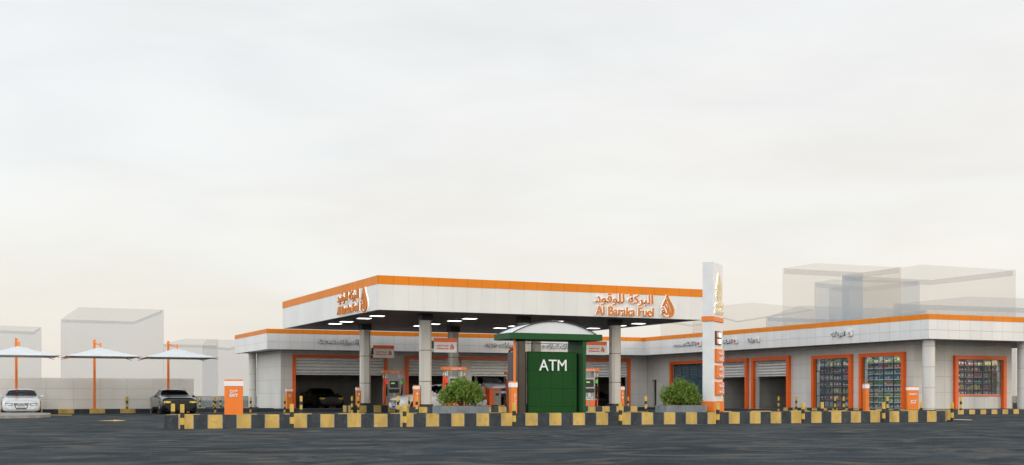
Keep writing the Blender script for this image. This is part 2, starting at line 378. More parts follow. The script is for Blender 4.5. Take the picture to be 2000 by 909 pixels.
# painted marks on the ground
mb = MB()
ar = [Vector(atd(p, 2359 / o)) for p, o in ((190, 49.6), (222, 48.2), (222, 47.4), (247, 49), (222, 50.4), (222, 49.8))]
mb.prism([(p.x, p.y) for p in ar], .004, .006); mb.build('road_marking', M['lineY'], kind='structure')
mb = MB(); a = [Vector(atd(p, 2359 / o)) for p, o in ((97, 37.6), (140, 37.9), (140, 38.8), (97, 38.4))]
mb.prism([(p.x, p.y) for p in a], .004, .006); mb.build('road_marking', M['lineY'], kind='structure')
mb = MB(); a = [Vector(atd(p, 2359 / o)) for p, o in ((1845, 45.6), (1898, 47.2), (1898, 48.2), (1845, 46.9))]
mb.prism([(p.x, p.y) for p in a], .004, .006); mb.build('road_marking', M['lineW'], kind='structure')
# broken concrete island edge at the far left
mb = MB(); pts = []
ys = [(-90, 46), (-40, 45.3), (10, 44.9), (45, 44.2), (78, 43.4), (99, 41.6), (98, 39), (60, 37.6), (0, 38), (-90, 38.5)]
mb.prism([atd(p, 2359 / o) for p, o in ys], 0, .13)
o = mb.build('traffic_island', M['conc'], kind='structure', bevel=.03)

# canopy islands
for y0 in (58.4, 68.4):
    kerb_row('kerb', (21.5, y0), (35.0, y0), 0, .41, .3, .45, 1 if y0 > 60 else 1)
    kerb_row('kerb', (21.5, y0 + 1.8), (35.0, y0 + 1.8), 0, .41, .3, .45, 0, -1)
    kerb_row('kerb', (21.5, y0 + .31), (21.5, y0 + 1.49), 0, .41, .3, .45, 0, -1)
    kerb_row('kerb', (35.0, y0 + .31), (35.0, y0 + 1.49), 0, .41, .3, .45, 0, 1)
    MB().box(21.7, 34.8, y0 + .2, y0 + 1.6, .01, .40).build('pavement', M['paving'], kind='structure')
# building plinths
MB().box(18.6, 47.3, 75.6, 79.6, 0, .15).build('pavement', M['paving'], kind='structure', bevel=.02)
MB().prism([(47.3, 48.35), (62, 48.35), (62, 51.3), (48.6, 51.3), (48.6, 61.3), (47.6, 61.3), (47.6, 48.35)], .0, .245).build('pavement', M['paving'], kind='structure')
MB().box(47.3, 48.6, 61.32, 79.6, 0, .12).build('pavement', M['paving'], kind='structure', bevel=.02)
kerb_row('kerb', (47.3, 48.05), (63.0, 48.05), 0, .25, .3, .40, 1)
kerb_row('kerb', (47.3, 61.3), (47.3, 48.37), 0, .25, .3, .46, 0, 1)
# parking kerb by the boundary wall, and far low works left of the building
kerb_row('kerb', (-6, 71.3), (12.9, 71.3), 0, .245, .6, .83, 0)
MB().box(13.4, 18.4, 74.6, 76, 0, .22).build('kerb', M['kblack'], kind='structure', bevel=.02)
kerb_row('kerb', (14.2, 83.0), (19.4, 83.0), 0, .2, .3, .5, 0)
# far kerb behind the right end
kerb_row('kerb', (58, 60), (75, 60), 0, .5, .3, .5, 0)
# ================================================================ BOUNDARY WALLS
o = MB().box(-6, 13.0, 71.95, 72.2, .2, 2.0).build('boundary_wall', M['bwall'], bevel=.02)
tag(o, 'long pale panelled boundary wall behind the shaded parking bays', 'wall')
o = MB().box(14.5, 24.0, 100, 100.4, 0, .6).build('low_wall', M['stone']); tag(o, 'low grey concrete wall in the distance left of the station building', 'wall')

# ================================================================ SERVICE BUILDING
FZ0, FZO, FZ1 = 4.02, 5.06, 5.34
YF, XF = 77.7, 47.1          # fascia planes
YW, XW = 79.3, 48.4          # wall planes
BL = thing('service_building', (18.7, 48.7, 0), 'long single-storey service station building, panelled walls, white fascia with orange top band', 'building')
def bp(mb, name, mats, parent=None, bevel=0, label=None):
    p = parent or BL
    L = Vector((18.7, 48.7, 0)); mb.v = [(x - L.x, y - L.y, z - L.z) for x, y, z in mb.v]
    o = mb.build(name, mats, p, bevel=bevel)
    if label: o['label'] = label
    return o
# fascia runs: west end, north run, right wing, south run; as shells .3 thick
def fascia(z0, z1, name, m, out=0.):
    mb = MB(); e = out
    a, b = 18.7 - e, YF - e; c, d = XF - e, 48.7 - e
    outer = [(a, 87.4), (a, b), (c, b), (c, d), (62, d)]
    inner = [(a + .3, 87.4), (a + .3, b + .3), (c + .3, b + .3), (c + .3, d + .3), (62, d + .3)]
    for i in range(4):
        mb.prism([outer[i], outer[i + 1], inner[i + 1], inner[i]][::1] if True else None, z0, z1)
    return fixn(bp(mb, name, m))
fas = fascia(FZ0, FZO, 'fascia', M['fascia']); fascia(FZO, FZ1, 'orange_band', M['fascia_o'], .012)
# soffit / roof slab
mb = MB(); mb.prism([(19, YF + .3), (XF + .3, YF + .3), (XF + .3, 49), (62, 49), (62, 60), (56, 60), (56, 87.4), (19, 87.4)], FZ0 + .03, FZ0 + .15)
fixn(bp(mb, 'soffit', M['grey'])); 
mb = MB(); mb.prism([(19, YF + .3), (XF + .3, YF + .3), (XF + .3, 49), (62, 49), (62, 60), (56, 60), (56, 87.4), (19, 87.4)], FZ0 + .5, FZ0 + .8)
fixn(bp(mb, 'roof', M['grey']))
# walls with openings
def wall_y(mb, Y, th, x0, x1, z0, z1, holes):
    """wall facing -Y; holes (xa, xb, za, zb)"""
    xs = sorted({x0, x1, *[h[0] for h in holes], *[h[1] for h in holes]})
    for a, b in zip(xs, xs[1:]):
        hs = [h for h in holes if h[0] <= a + 1e-6 and h[1] >= b - 1e-6]
        if not hs: mb.box(a, b, Y, Y + th, z0, z1)
        else:
            h = hs[0]
            if h[2] > z0 + .01: mb.box(a, b, Y, Y + th, z0, h[2])
            if h[3] < z1 - .01: mb.box(a, b, Y, Y + th, h[3], z1)
def wall_x(mb, X, th, y0, y1, z0, z1, holes):
    t = MB(); wall_y(t, X, th, y0, y1, z0, z1, holes)
    for f in range(0, len(t.v)): pass
    mb.add([(y, x, z) for x, y, z in t.v], [tuple(reversed(f)) for f in t.f])
XY = lambda px: onY(px, YW)[0]
bays = []   # front bays: (x0,x1)
B1 = (XY(576.5), XY(750.)); B2 = (XY(797), XY(901)); B3 = (XY(921), XY(921) + 4.05); B4 = (B3[1] + .8, XY(1150) - .8); B5 = (XY(1156), XY(1225))
fz = zof(700.5, 83.); TOPF = fz
holes = [(a, b, .0, TOPF) for a, b in (B1, B2, B3, B4, B5)]
mb = MB(); wall_y(mb, YW, .3, 20.0, XW + .3, 0, FZ0 + .03, holes); bp(mb, 'wall', M['wall'])
bp(MB().box(20.0, 20.3, YW + .3, 86.2, 0, FZ0 + .03), 'wall', M['wall'])
YX = lambda px: onX(px, XW)[0]
# right wing openings (y0<y1): far bay with blue glass, two shutter bays, slot door, shop windows
W1 = (YX(1397), YX(1315)); W2 = (YX(1459), YX(1400.)); W3 = (YX(1540.5), YX(1476)); DR = (YX(1282), YX(1274)); SA = (YX(1662), YX(1593.6)); SB = (YX(1764.6), YX(1687))
WT = 3.28
holes = [(W2[0], W2[1], 0, WT), (W3[0], W3[1], 0, WT), (DR[0], DR[1], 0, 2.2), (SA[0], SA[1], .25, WT - .05), (SB[0], SB[1], .25, WT - .05), (W2[1] + .35, W1[1], 0, WT)]
W1 = (W2[1] + .35, W1[1])
YS = 51.2
mb = MB(); wall_x(mb, XW, .3, YS, YW, 0, FZ0 + .03, holes); fixn(bp(mb, 'wall', M['wall']))
XS = lambda px: onY(px, YS)[0]
SC = (XS(1867), XS(1955)); cz0, cz1 = 1.06, 3.05
mb = MB(); wall_y(mb, YS, .3, XW + .3, XS(1976), 0, FZ0 + .03, [(SC[0], SC[1], cz0, cz1)]); bp(mb, 'wall', M['wall'])
bp(MB().box(XS(1976) - .3, XS(1976), YS + .3, 60, 0, FZ0 + .03), 'wall', M['wall'])
# interior shells
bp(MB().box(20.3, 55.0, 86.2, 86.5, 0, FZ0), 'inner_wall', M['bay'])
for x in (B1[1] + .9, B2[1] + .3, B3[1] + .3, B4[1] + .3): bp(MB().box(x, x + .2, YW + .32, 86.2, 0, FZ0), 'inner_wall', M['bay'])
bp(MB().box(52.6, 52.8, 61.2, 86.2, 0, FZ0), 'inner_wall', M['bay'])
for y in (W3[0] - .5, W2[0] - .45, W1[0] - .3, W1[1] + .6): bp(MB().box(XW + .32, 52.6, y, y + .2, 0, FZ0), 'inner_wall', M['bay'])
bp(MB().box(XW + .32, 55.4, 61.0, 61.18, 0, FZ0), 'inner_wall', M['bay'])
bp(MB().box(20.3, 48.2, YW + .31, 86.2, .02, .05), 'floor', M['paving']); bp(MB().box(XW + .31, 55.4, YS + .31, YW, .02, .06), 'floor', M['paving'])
# orange portal frames
def portal_y(x0, x1, zt, w, Y, out, z0=.15, back=.0, wr=None):
    mb = MB(); wr = wr or w; e = .004
    mb.box(x0 - w, x0, Y - out, Y + back - e, z0, zt + w); mb.box(x1, x1 + wr, Y - out, Y + back - e, z0, zt + w)
    mb.box(x0 + .001, x1 - .001, Y - out, Y + back - e, zt, zt + w)
    return bp(mb, 'portal_frame', M['frame'])
def portal_x(y0, y1, zt, w, X, out, z0=.15, wn=None):
    mb = MB(); wn = wn or w; e = .004
    mb.box(X - out, X - e, y0 - wn, y0, z0, zt + w); mb.box(X - out, X - e, y1, y1 + w, z0, zt + w)
    mb.box(X - out, X - e, y0 + .001, y1 - .001, zt, zt + w)
    return bp(mb, 'portal_frame', M['frame'])
portal_y(B1[0], B1[1], TOPF, .20, YW, .14)
portal_y(B2[0], B5[1], TOPF, .22, YW, .14)
portal_x(W1[0], W1[1], WT, .22, XW, .2, .12); portal_x(W2[0], W2[1], WT, .22, XW, .2, .12, .22); portal_x(W3[0], W3[1], WT, .24, XW, .22, .12)
portal_x(SA[0], SA[1], WT - .05, .22, XW, .2, .25); portal_x(SB[0], SB[1], WT - .05, .22, XW, .2, .25)
portal_y(SC[0] + .0, SC[1] - .0, cz1, .22, YS, .2, .25, wr=.24)
# shutters (ribbed slats), part lowered
def shutter_y(x0, x1, Y, z0, z1, n=5):
    mb = MB(); h = (z1 - z0) / n
    for i in range(n):
        zs = [z0 + h * i + .022 + (h - .022) * k / 5 for k in range(6)]; pr = [.0, .05, .085, .095, .08, .02]
        v = [(x, Y - p, z) for z, p in zip(zs, pr) for x in (x0 + .01, x1 - .01)]
        mb.add(v, [(2 * k, 2 * k + 1, 2 * k + 3, 2 * k + 2) for k in range(5)], 0, True)
    mb.box(x0 + .01, x1 - .01, Y + .002, Y + .03, z0, z1, 1); mb.box(x0 + .01, x1 - .01, Y - .05, Y + .05, z0 - .07, z0 - .002)
    return mb
def shutter_x(y0, y1, X, z0, z1, n=5):
    t = shutter_y(y0, y1, X, z0, z1, n); t.v = [(y, x, z) for x, y, z in t.v]; t.f = [tuple(reversed(f)) for f in t.f]; return t
for a, b in (B1, B2, B3, B4, B5): bp(shutter_y(a, b, YW + .18, TOPF - 1.08, TOPF), 'roller_shutter', [M['shutter'], M['steel']])
for a, b in (W1, W2, W3): bp(shutter_x(a, b, XW + .22, WT - .95, WT), 'roller_shutter', [M['shutter'], M['steel']])
# glazed fixed window of the far right-wing bay
def glaze_x(y0, y1, z0, z1, X, nv, nh, gm, name='window'):
    mb = MB()
    for i in range(nv + 1):
        y = y0 + (y1 - y0) * i / nv; mb.box(X - .03, X + .03, y - .012, y + .012, z0, z1)
    for i in range(nh + 1):
        z = z0 + (z1 - z0) * i / nh; mb.box(X - .025, X + .025, y0, y1, z - .012, z + .012)
    o = bp(mb, name, M['mull']); p = MB().box(X - .008, X + .008, y0, y1, z0, z1)
    L = Vector((18.7, 48.7, 0)); p.v = [(x - L.x, y - L.y, z) for x, y, z in p.v]; p.build('pane', gm, o); return o
glaze_x(W1[0], W1[1], .12, WT, XW + .06, 5, 3, M['glassB'])
glaze_x(SA[0], SA[1], .27, WT - .05, XW + .03, 4, 4, M['glass']); glaze_x(SB[0], SB[1], .27, WT - .05, XW + .03, 4, 4, M['glass'])
mb = MB()
for i in range(6): x = SC[0] + (SC[1] - SC[0]) * i / 5; mb.box(x - .012, x + .012, YS + .02, YS + .08, cz0, cz1)
for i in range(4): z = cz0 + (cz1 - cz0) * i / 3; mb.box(SC[0], SC[1], YS + .025, YS + .075, z - .012, z + .012)
w = bp(mb, 'window', M['mull']); p = MB().box(SC[0], SC[1], YS + .04, YS + .056, cz0, cz1); p.v = [(x - 18.7, y - 48.7, z) for x, y, z in p.v]; p.build('pane', M['glass'], w)
p = MB().box(SC[0], SC[1], YS - .06, YS + .1, cz0 - .09, cz0 - .02); p.v = [(x - 18.7, y - 48.7, z) for x, y, z in p.v]; p.build('sill', M['orange'], w)
# dark slot door
d = MB().box(XW + .2, XW + .26, DR[0], DR[1], 0, 2.2); bp(d, 'door', M['collar'])
# round corner columns
for x, y, r in ((19.75, 86.45, .27), (47.86, 49.5, .33), (onY(1999, 49.5)[0], 49.5, .33)):
    bp(MB().cyl(x, y, .1, FZ0 + .03, r, n=32), 'column', M['whitecol'])
# unseen glowing strips added above the shop windows to brighten the shelves
for (xa_, xb_, ya_, yb_) in ((XW + .36, XW + .5, SA[0], SA[1] + .4), (XW + .36, XW + .5, SB[0], SB[1] + .4), (SC[0], SC[1] + .4, YS + .4, YS + .56)):
    bp(MB().box(xa_, xb_, ya_, yb_, 3.62, 3.68), 'added_fill_strip', M['shopfill'])
# fascia lettering
def lett_front(px0, px1, y0, y1, s, m='letter_b', name='fascia_lettering', lab=None):
    xa, d = onY(px0, YF); xb, _ = onY(px1, YF); z1 = zof(y0, d); z0 = zof(y1, d)
    mb = MB(); put(mb, tg(s, .03), (xa, YF, z0), (1, 0, 0), (0, -1, 0), xb - xa, z1 - z0, .03, .09)
    o = bp(mb, name, M[m]);
    if lab: o['label'] = lab
    mb = MB(); put(mb, tg(s, .01), (xa, YF, z0), (1, 0, 0), (0, -1, 0), xb - xa, z1 - z0, .09, .11); bp(mb, 'lettering_face', M['letter_s'])
lett_front(622.5, 656, 661.5, 670.5, 'Car wash'); lett_front(660, 716, 662, 673.5, 'غسلة سيارات')
lett_front(948.5, 971, 670.5, 677.2, 'OILING'); lett_front(976, 1012, 669, 680, 'السيارات'); lett_front(1015, 1034, 670, 680, 'زيوت')
lett_front(1040, 1065, 673.5, 679, 'TIRES'); lett_front(1068, 1091, 671, 682, 'السيارات'); lett_front(1094.5, 1113.5, 672, 683, 'اطارات')
def lett_side(px0, px1, y0, y1, s, X=XF, icon=None, latin=None):
    ya, d = onX(px0, X); yb, d2 = onX(px1, X); dm = (d + d2) / 2; z1 = zof(y0, dm); z0 = zof(y1, dm)
    for fat, a, b, m, nm in ((.03, .03, .09, 'letter_b', 'fascia_lettering'), (.008, .09, .11, 'letter_s', 'lettering_face')):
        mb = MB(); put(mb, tg(s, fat), (X, ya, z0), (0, -1, 0), (-1, 0, 0), ya - yb, z1 - z0, a, b); bp(mb, nm, M[m])
    if icon:
        yc, d = onX(icon[0], X); ye, d2 = onX(icon[1], X); dm = (d + d2) / 2; a = zof(icon[3], dm); b = zof(icon[2], dm)
        o = bp(MB().box(X - .12, X - .02, ye, yc, a, b), 'sign_icon', M['letter_s'], bevel=.01)
        mb = MB(); w = yc - ye; h = b - a; put(mb, icon[4], (X, yc - w * .2, a + h * .18), (0, -1, 0), (-1, 0, 0), w * .6, h * .64, .125, .14)
        mb.v = [(x - 18.7, y - 48.7, z) for x, y, z in mb.v]; mb.build('icon_mark', M['letter_r'], o)
def gl(strokes):
    V = []; Fc = []
    for pts, w in strokes:
        v, f = stroke(pts, w); o = len(V); V += v; Fc += [tuple(i + o for i in q) for q in f]
    return np.array(V, float), Fc
circ = [(.5 + .45 * math.cos(a * math.pi / 4), .5 + .45 * math.sin(a * math.pi / 4)) for a in range(9)]
IC_WHEEL = gl([(circ, .12), ([(.5, .05), (.5, .95)], .14), ([(.1, .5), (.9, .5)], .1)])
IC_FLAME = gl([([(.5, 1), (.1, .4), (.3, .05), (.7, .05), (.9, .4), (.5, 1)], .12), ([(.5, .6), (.4, .2), (.6, .2), (.5, .6)], .16)])
IC_CUP = gl([([(.1, .5), (.2, .1), (.7, .1), (.8, .5), (.1, .5)], .12), ([(.3, .65), (.35, .95)], .08), ([(.6, .65), (.65, .95)], .08), ([(.8, .4), (1, .35), (.75, .2)], .08)])
IC_CART = gl([([(0, .12), (.75, .12), (.82, .62), (1, .72)], .07), ([(.2, .3), (.74, .3), (.78, .58), (.25, .58), (.2, .3)], .08), ([(.15, .03), (.2, .03)], .09), ([(.68, .03), (.73, .03)], .09)])
lett_side(1317, 1338, 673, 676.8, 'ACCESSORIES'); lett_side(1339, 1361, 667.5, 676.5, 'زينة السيارات', icon=(1363.5, 1370.5, 666.5, 676.3, IC_WHEEL))
lett_side(1404, 1432, 663.5, 672.5, 'كفرات و', icon=(1434, 1441.5, 661.5, 671, IC_FLAME))
lett_side(1461.5, 1474.5, 661, 669.5, 'بوفية', icon=(1477, 1484.5, 659.5, 668, IC_CUP))
lett_side(1625, 1651, 647, 659, 'تموينات', icon=(1656.5, 1666, 645, 656.5, IC_CART))

# ================================================================ SHOP SHELVES AND GROCERIES
GC = {'red': (.62, .06, .05), 'pink': (.70, .18, .22), 'green': (.12, .42, .06), 'lime': (.42, .58, .10), 'yellow': (.75, .55, .12), 'blue': (.04, .16, .30),
      'teal': (.05, .25, .28), 'orange': (.7, .25, .06), 'white': (.55, .52, .45), 'maroon': (.22, .03, .06), 'navy': (.03, .05, .14)}
GM = {k: mat(k + '_packaging', v, .45, amt=.45, scale=14) for k, v in GC.items()}
def pack_mesh(kind):
    mb = MB()
    if kind == 'food_box': mb.box(-.09, .09, -.05, .05, 0, .22); mb.box(-.06, .06, -.053, -.0505, .06, .16, 1)
    elif kind == 'bottle': mb.cyl(0, 0, 0, .15, .05, n=10); mb.cyl(0, 0, .15, .2, .05, n=10, r1=.018); mb.cyl(0, 0, .2, .25, .02, 1, n=8); mb.cyl(0, 0, .04, .11, .052, 1, n=10)
    elif kind == 'tin_can': mb.cyl(0, 0, 0, .16, .06, n=12); mb.cyl(0, 0, .16, .168, .055, 1, n=12); mb.cyl(0, 0, .05, .11, .062, 1, n=12)
    else: mb.add([(-.09, -.04, 0), (.09, -.04, 0), (.09, .04, 0), (-.09, .04, 0), (-.08, -.05, .12), (.08, -.05, .12), (.08, .05, .12), (-.08, .05, .12), (-.085, 0, .24), (.085, 0, .24)],
                 [(0, 1, 5, 4), (1, 2, 6, 5), (2, 3, 7, 6), (3, 0, 4, 7), (4, 5, 9, 8), (6, 7, 8, 9), (5, 6, 9), (7, 4, 8), (3, 2, 1, 0)])
    return mb
PK = {}
def pack(kind, colr, wname, loc, rz, sx, sz):
    key = (kind, colr)
    if key not in PK: PK[key] = pack_mesh(kind).mesh(kind, [GM[colr], M['letter_s'] if kind != 'bottle' else GM['yellow']])
    o = bpy.data.objects.new(kind, PK[key]); COL.objects.link(o); o.location = loc; o.rotation_euler = (0, 0, rz); o.scale = (sx, 1.2, sz)
    kn = kind.replace('_', ' ')
    tag(o, f'{colr} {kn} on the shelves behind the {wname}', 'grocery', f'{colr} {kn} groceries behind the {wname}')
def shelves(origin, u, n, w, z0, z1, rows, cols, wname, sm, pals, back=True):
    """u along the shelf (reading direction), n outward to the viewer; origin = left end, floor"""
    O = Vector(origin); U = Vector(u); Nn = Vector(n); rz = math.atan2(U.y, U.x)
    t = thing('shelf_unit', O, f'tall grocery shelf unit behind the {wname}', 'shelf unit', None, rz)
    MB().box(0, w, .02, .06, .02, z1 - O.z).build('back_panel', M['shelfD'], t)
    for k in range(4): x = w * k / 3; MB().box(x - .025, x + .025, -.42, .02, .0, z1 - O.z).build('upright', sm, t)
    H = (z1 - z0) / rows
    for r in range(rows):
        zz = z0 + r * H
        MB().box(.03, w - .03, -.44, .018, zz - O.z - .03, zz - O.z).build('shelf', sm, t)
        MB().box(.03, w - .03, -.455, -.441, zz - O.z - .045, zz - O.z + .01).build('price_rail', M['letter_s'] if sm is M['shelf'] else M['rail'], t)
        c = 0; run = 0; kind = colr = None
        while c < cols:
            if run <= 0:
                run = random.choice((1, 2, 2, 3)); kind = random.choice(('food_box', 'bottle', 'tin_can', 'snack_bag', 'food_box')); colr = random.choice(pals[r % len(pals)])
            x = w * (c + .5) / cols + .0
            sz = (H - .07) / .25 * random.uniform(.82, .98); sx = w / cols / .19 * .95
            P = O + U * x - Vector((-Nn.x, -Nn.y, 0)) * 0 + Nn * .30; P.z = zz
            pack(kind, colr, wname, P, rz, sx, sz); c += 1; run -= 1
# local +x = U, local -y = outward; for west windows U=(0,-1,0) gives outward (-1,0,0)
shelves((XW + .85, SA[1] + .45, .25), (0, -1, 0), (-1, 0, 0), SA[1] - SA[0] + .2, .35, 3.2, 7, 12, 'left shop window', M['shelfD'],
        [('red', 'pink', 'white'), ('red', 'orange', 'maroon'), ('pink', 'yellow', 'blue'), ('maroon', 'red', 'white')])
shelves((XW + .85, SB[1] + .35, .25), (0, -1, 0), (-1, 0, 0), SB[1] - SB[0] + .25, .3, 3.25, 9, 14, 'shop window beside the market sign', M['shelf'],
        [('blue', 'teal', 'green'), ('red', 'lime', 'maroon'), ('lime', 'yellow', 'green'), ('navy', 'maroon', 'yellow'), ('green', 'orange', 'navy'), ('teal', 'blue', 'white')])
shelves((SC[0] + .35, YS + 1.15, .25), (1, 0, 0), (0, -1, 0), SC[1] - SC[0] + .3, 1.05, 3.1, 6, 14, 'window round the corner on the right', M['shelfD'],
        [('red', 'pink', 'white'), ('pink', 'yellow', 'red'), ('teal', 'red', 'yellow')])

# ================================================================ FUEL CANOPY
CX0, CX1, CY0, CY1, CZ0, CZO, CZ1 = 19.0, 37.95, 56.25, 74.8, 5.2, 6.465, 6.885
CN = thing('fuel_canopy', (CX0, CY0, 0), 'large flat white fuel canopy with orange top band over the pumps', 'canopy')
def cp(mb, name, mats, parent=None, bevel=0):
    mb.v = [(x - CX0, y - CY0, z) for x, y, z in mb.v]; return mb.build(name, mats, parent or CN, bevel=bevel)
mb = MB(); mb.box(CX0, CX1, CY0, CY0 + .2, CZ0, CZO); mb.box(CX0, CX1, CY1 - .2, CY1, CZ0, CZO); mb.box(CX0, CX0 + .2, CY0 + .2, CY1 - .2, CZ0, CZO); mb.box(CX1 - .2, CX1, CY0 + .2, CY1 - .2, CZ0, CZO)
cp(mb, 'fascia', M['can_w'])
e = .015; mb = MB(); mb.box(CX0 - e, CX1 + e, CY0 - e, CY0 + .2, CZO, CZ1); mb.box(CX0 - e, CX1 + e, CY1 - .2, CY1 + e, CZO, CZ1)
mb.box(CX0 - e, CX0 + .2, CY0 + .2, CY1 - .2, CZO, CZ1); mb.box(CX1 - .2, CX1 + e, CY0 + .2, CY1 - .2, CZO, CZ1); cp(mb, 'orange_band', M['can_o'])
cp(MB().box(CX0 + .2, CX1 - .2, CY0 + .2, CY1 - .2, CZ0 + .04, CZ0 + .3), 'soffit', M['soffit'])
cp(MB().box(CX0 + .2, CX1 - .2, CY0 + .2, CY1 - .2, CZO - .2, CZO + .1), 'roof', M['grey'])
cols = [(x, y) for y in (59.2, 69.3) for x in (22.6, 28.3, 34.0)]
for x, y in cols:
    a, c = .29, .13
    oc = [(x - a + c, y - a), (x + a - c, y - a), (x + a, y - a + c), (x + a, y + a - c), (x + a - c, y + a), (x - a + c, y + a), (x - a, y + a - c), (x - a, y - a + c)]
    k = cp(MB().prism(oc, .55, 4.93), 'column', M['creamcol'], bevel=.012)
    q = MB().box(x - .31, x + .31, y - .31, y + .31, 4.93, CZ0 + .05); q.v = [(X - CX0, Y - CY0, z) for X, Y, z in q.v]; q.build('collar', M['collar'], k)
    q = MB().box(x - .33, x + .33, y - .33, y + .33, .41, .55); q.v = [(X - CX0, Y - CY0, z) for X, Y, z in q.v]; q.build('base', M['collar'], k, bevel=.01)
for x in (20.5, 25.8, 31.1, 36.5):
    for y in (60.8, 63.0, 66.25, 68.45):
        q = cp(MB().box(x - .40, x + .40, y - .34, y + .34, CZ0 + .0, CZ0 + .045), 'ceiling_light', M['letter_s'], bevel=.01)
        q2 = MB().box(x - .34, x + .34, y - .24, y + .24, CZ0 - .012, CZ0 - .001); q2.v = [(X - CX0, Y - CY0, z) for X, Y, z in q2.v]; q2.build('diffuser', M['lamp'], q)
# channel letters
def chan(s, origin, u, n, w, h):
    g0 = DROPF if s == 'drop' else tg(s, .03); g1 = DROP if s == 'drop' else tg(s, .018)
    mb = MB(); put(mb, g0, origin, u, n, w, h, .0, .05); b = cp(mb, 'sign_lettering' if s != 'drop' else 'emblem', M['letter_w'])
    mb = MB(); put(mb, g1, origin, u, n, w, h, .051, .12); mb.v = [(X - CX0, Y - CY0, z) for X, Y, z in mb.v]; mb.build('front_lettering', M['letter_o'], b)
def chan_front(s, px0, px1, y0, y1):
    xa, d = onY(px0, CY0); xb, d2 = onY(px1, CY0); d = (d + d2) / 2; z0, z1 = zof(y1, d), zof(y0, d)
    chan(s, (xa, CY0, z0), (1, 0, 0), (0, -1, 0), xb - xa, z1 - z0)
chan_front('البركة للوقود', 1161, 1274, 574.5, 598.5); chan_front('Al Baraka Fuel', 1162, 1275, 600, 617.5); chan_front('drop', 1289.5, 1314, 577, 620)
# side face carries the same sizes
wt = onY(1274, CY0)[0] - onY(1161, CY0)[0]; wd = onY(1314, CY0)[0] - onY(1289.5, CY0)[0]
ya, d = onX(662, CX0); yb, _ = onX(703.5, CX0)
chan('البركة للوقود', (CX0, ya, 5.83), (0, -1, 0), (-1, 0, 0), ya - yb, .62); chan('Al Baraka Fuel', (CX0, ya, 5.31), (0, -1, 0), (-1, 0, 0), ya - yb, .44)
yc, _ = onX(708, CX0); yd, _ = onX(719.5, CX0); chan('drop', (CX0, yc, 5.24), (0, -1, 0), (-1, 0, 0), yc - yd, 1.2)

# hanging signs beside the columns
def hang(x0, x1, y, label):
    t = thing('hanging_sign', ((x0 + x1) / 2, y, 3.27), label, 'sign', 'branded signs beside the canopy columns'); w = (x1 - x0) / 2
    MB().box(-w, w, -.05, .05, 0, .55).build('panel', M['white'], t, bevel=.008); MB().box(-w, w, -.054, .054, .554, .76).build('top_band', M['orange'], t)
    mb = MB(); logo_block(mb, (-w * .8, -.052, .17), (1, 0, 0), (0, -1, 0), w * 1.55, .28, .012); mb.build('lettering', M['letter_r'], t)
    MB().box(-w - .12, -w - .002, -.02, .02, .2, .6).build('bracket', M['black'], t); return t
hang(23.07, 24.36, 59.2, 'branded sign on the nearest, leftmost front canopy column'); hang(23.12, 24.42, 69.3, 'branded sign on the far left canopy column, above the farther left pump')
hang(32.15, 33.45, 59.2, 'branded sign right of the green kiosk, against the front right column'); hang(32.2, 33.5, 69.3, 'branded sign half hidden behind the left edge of the green kiosk')

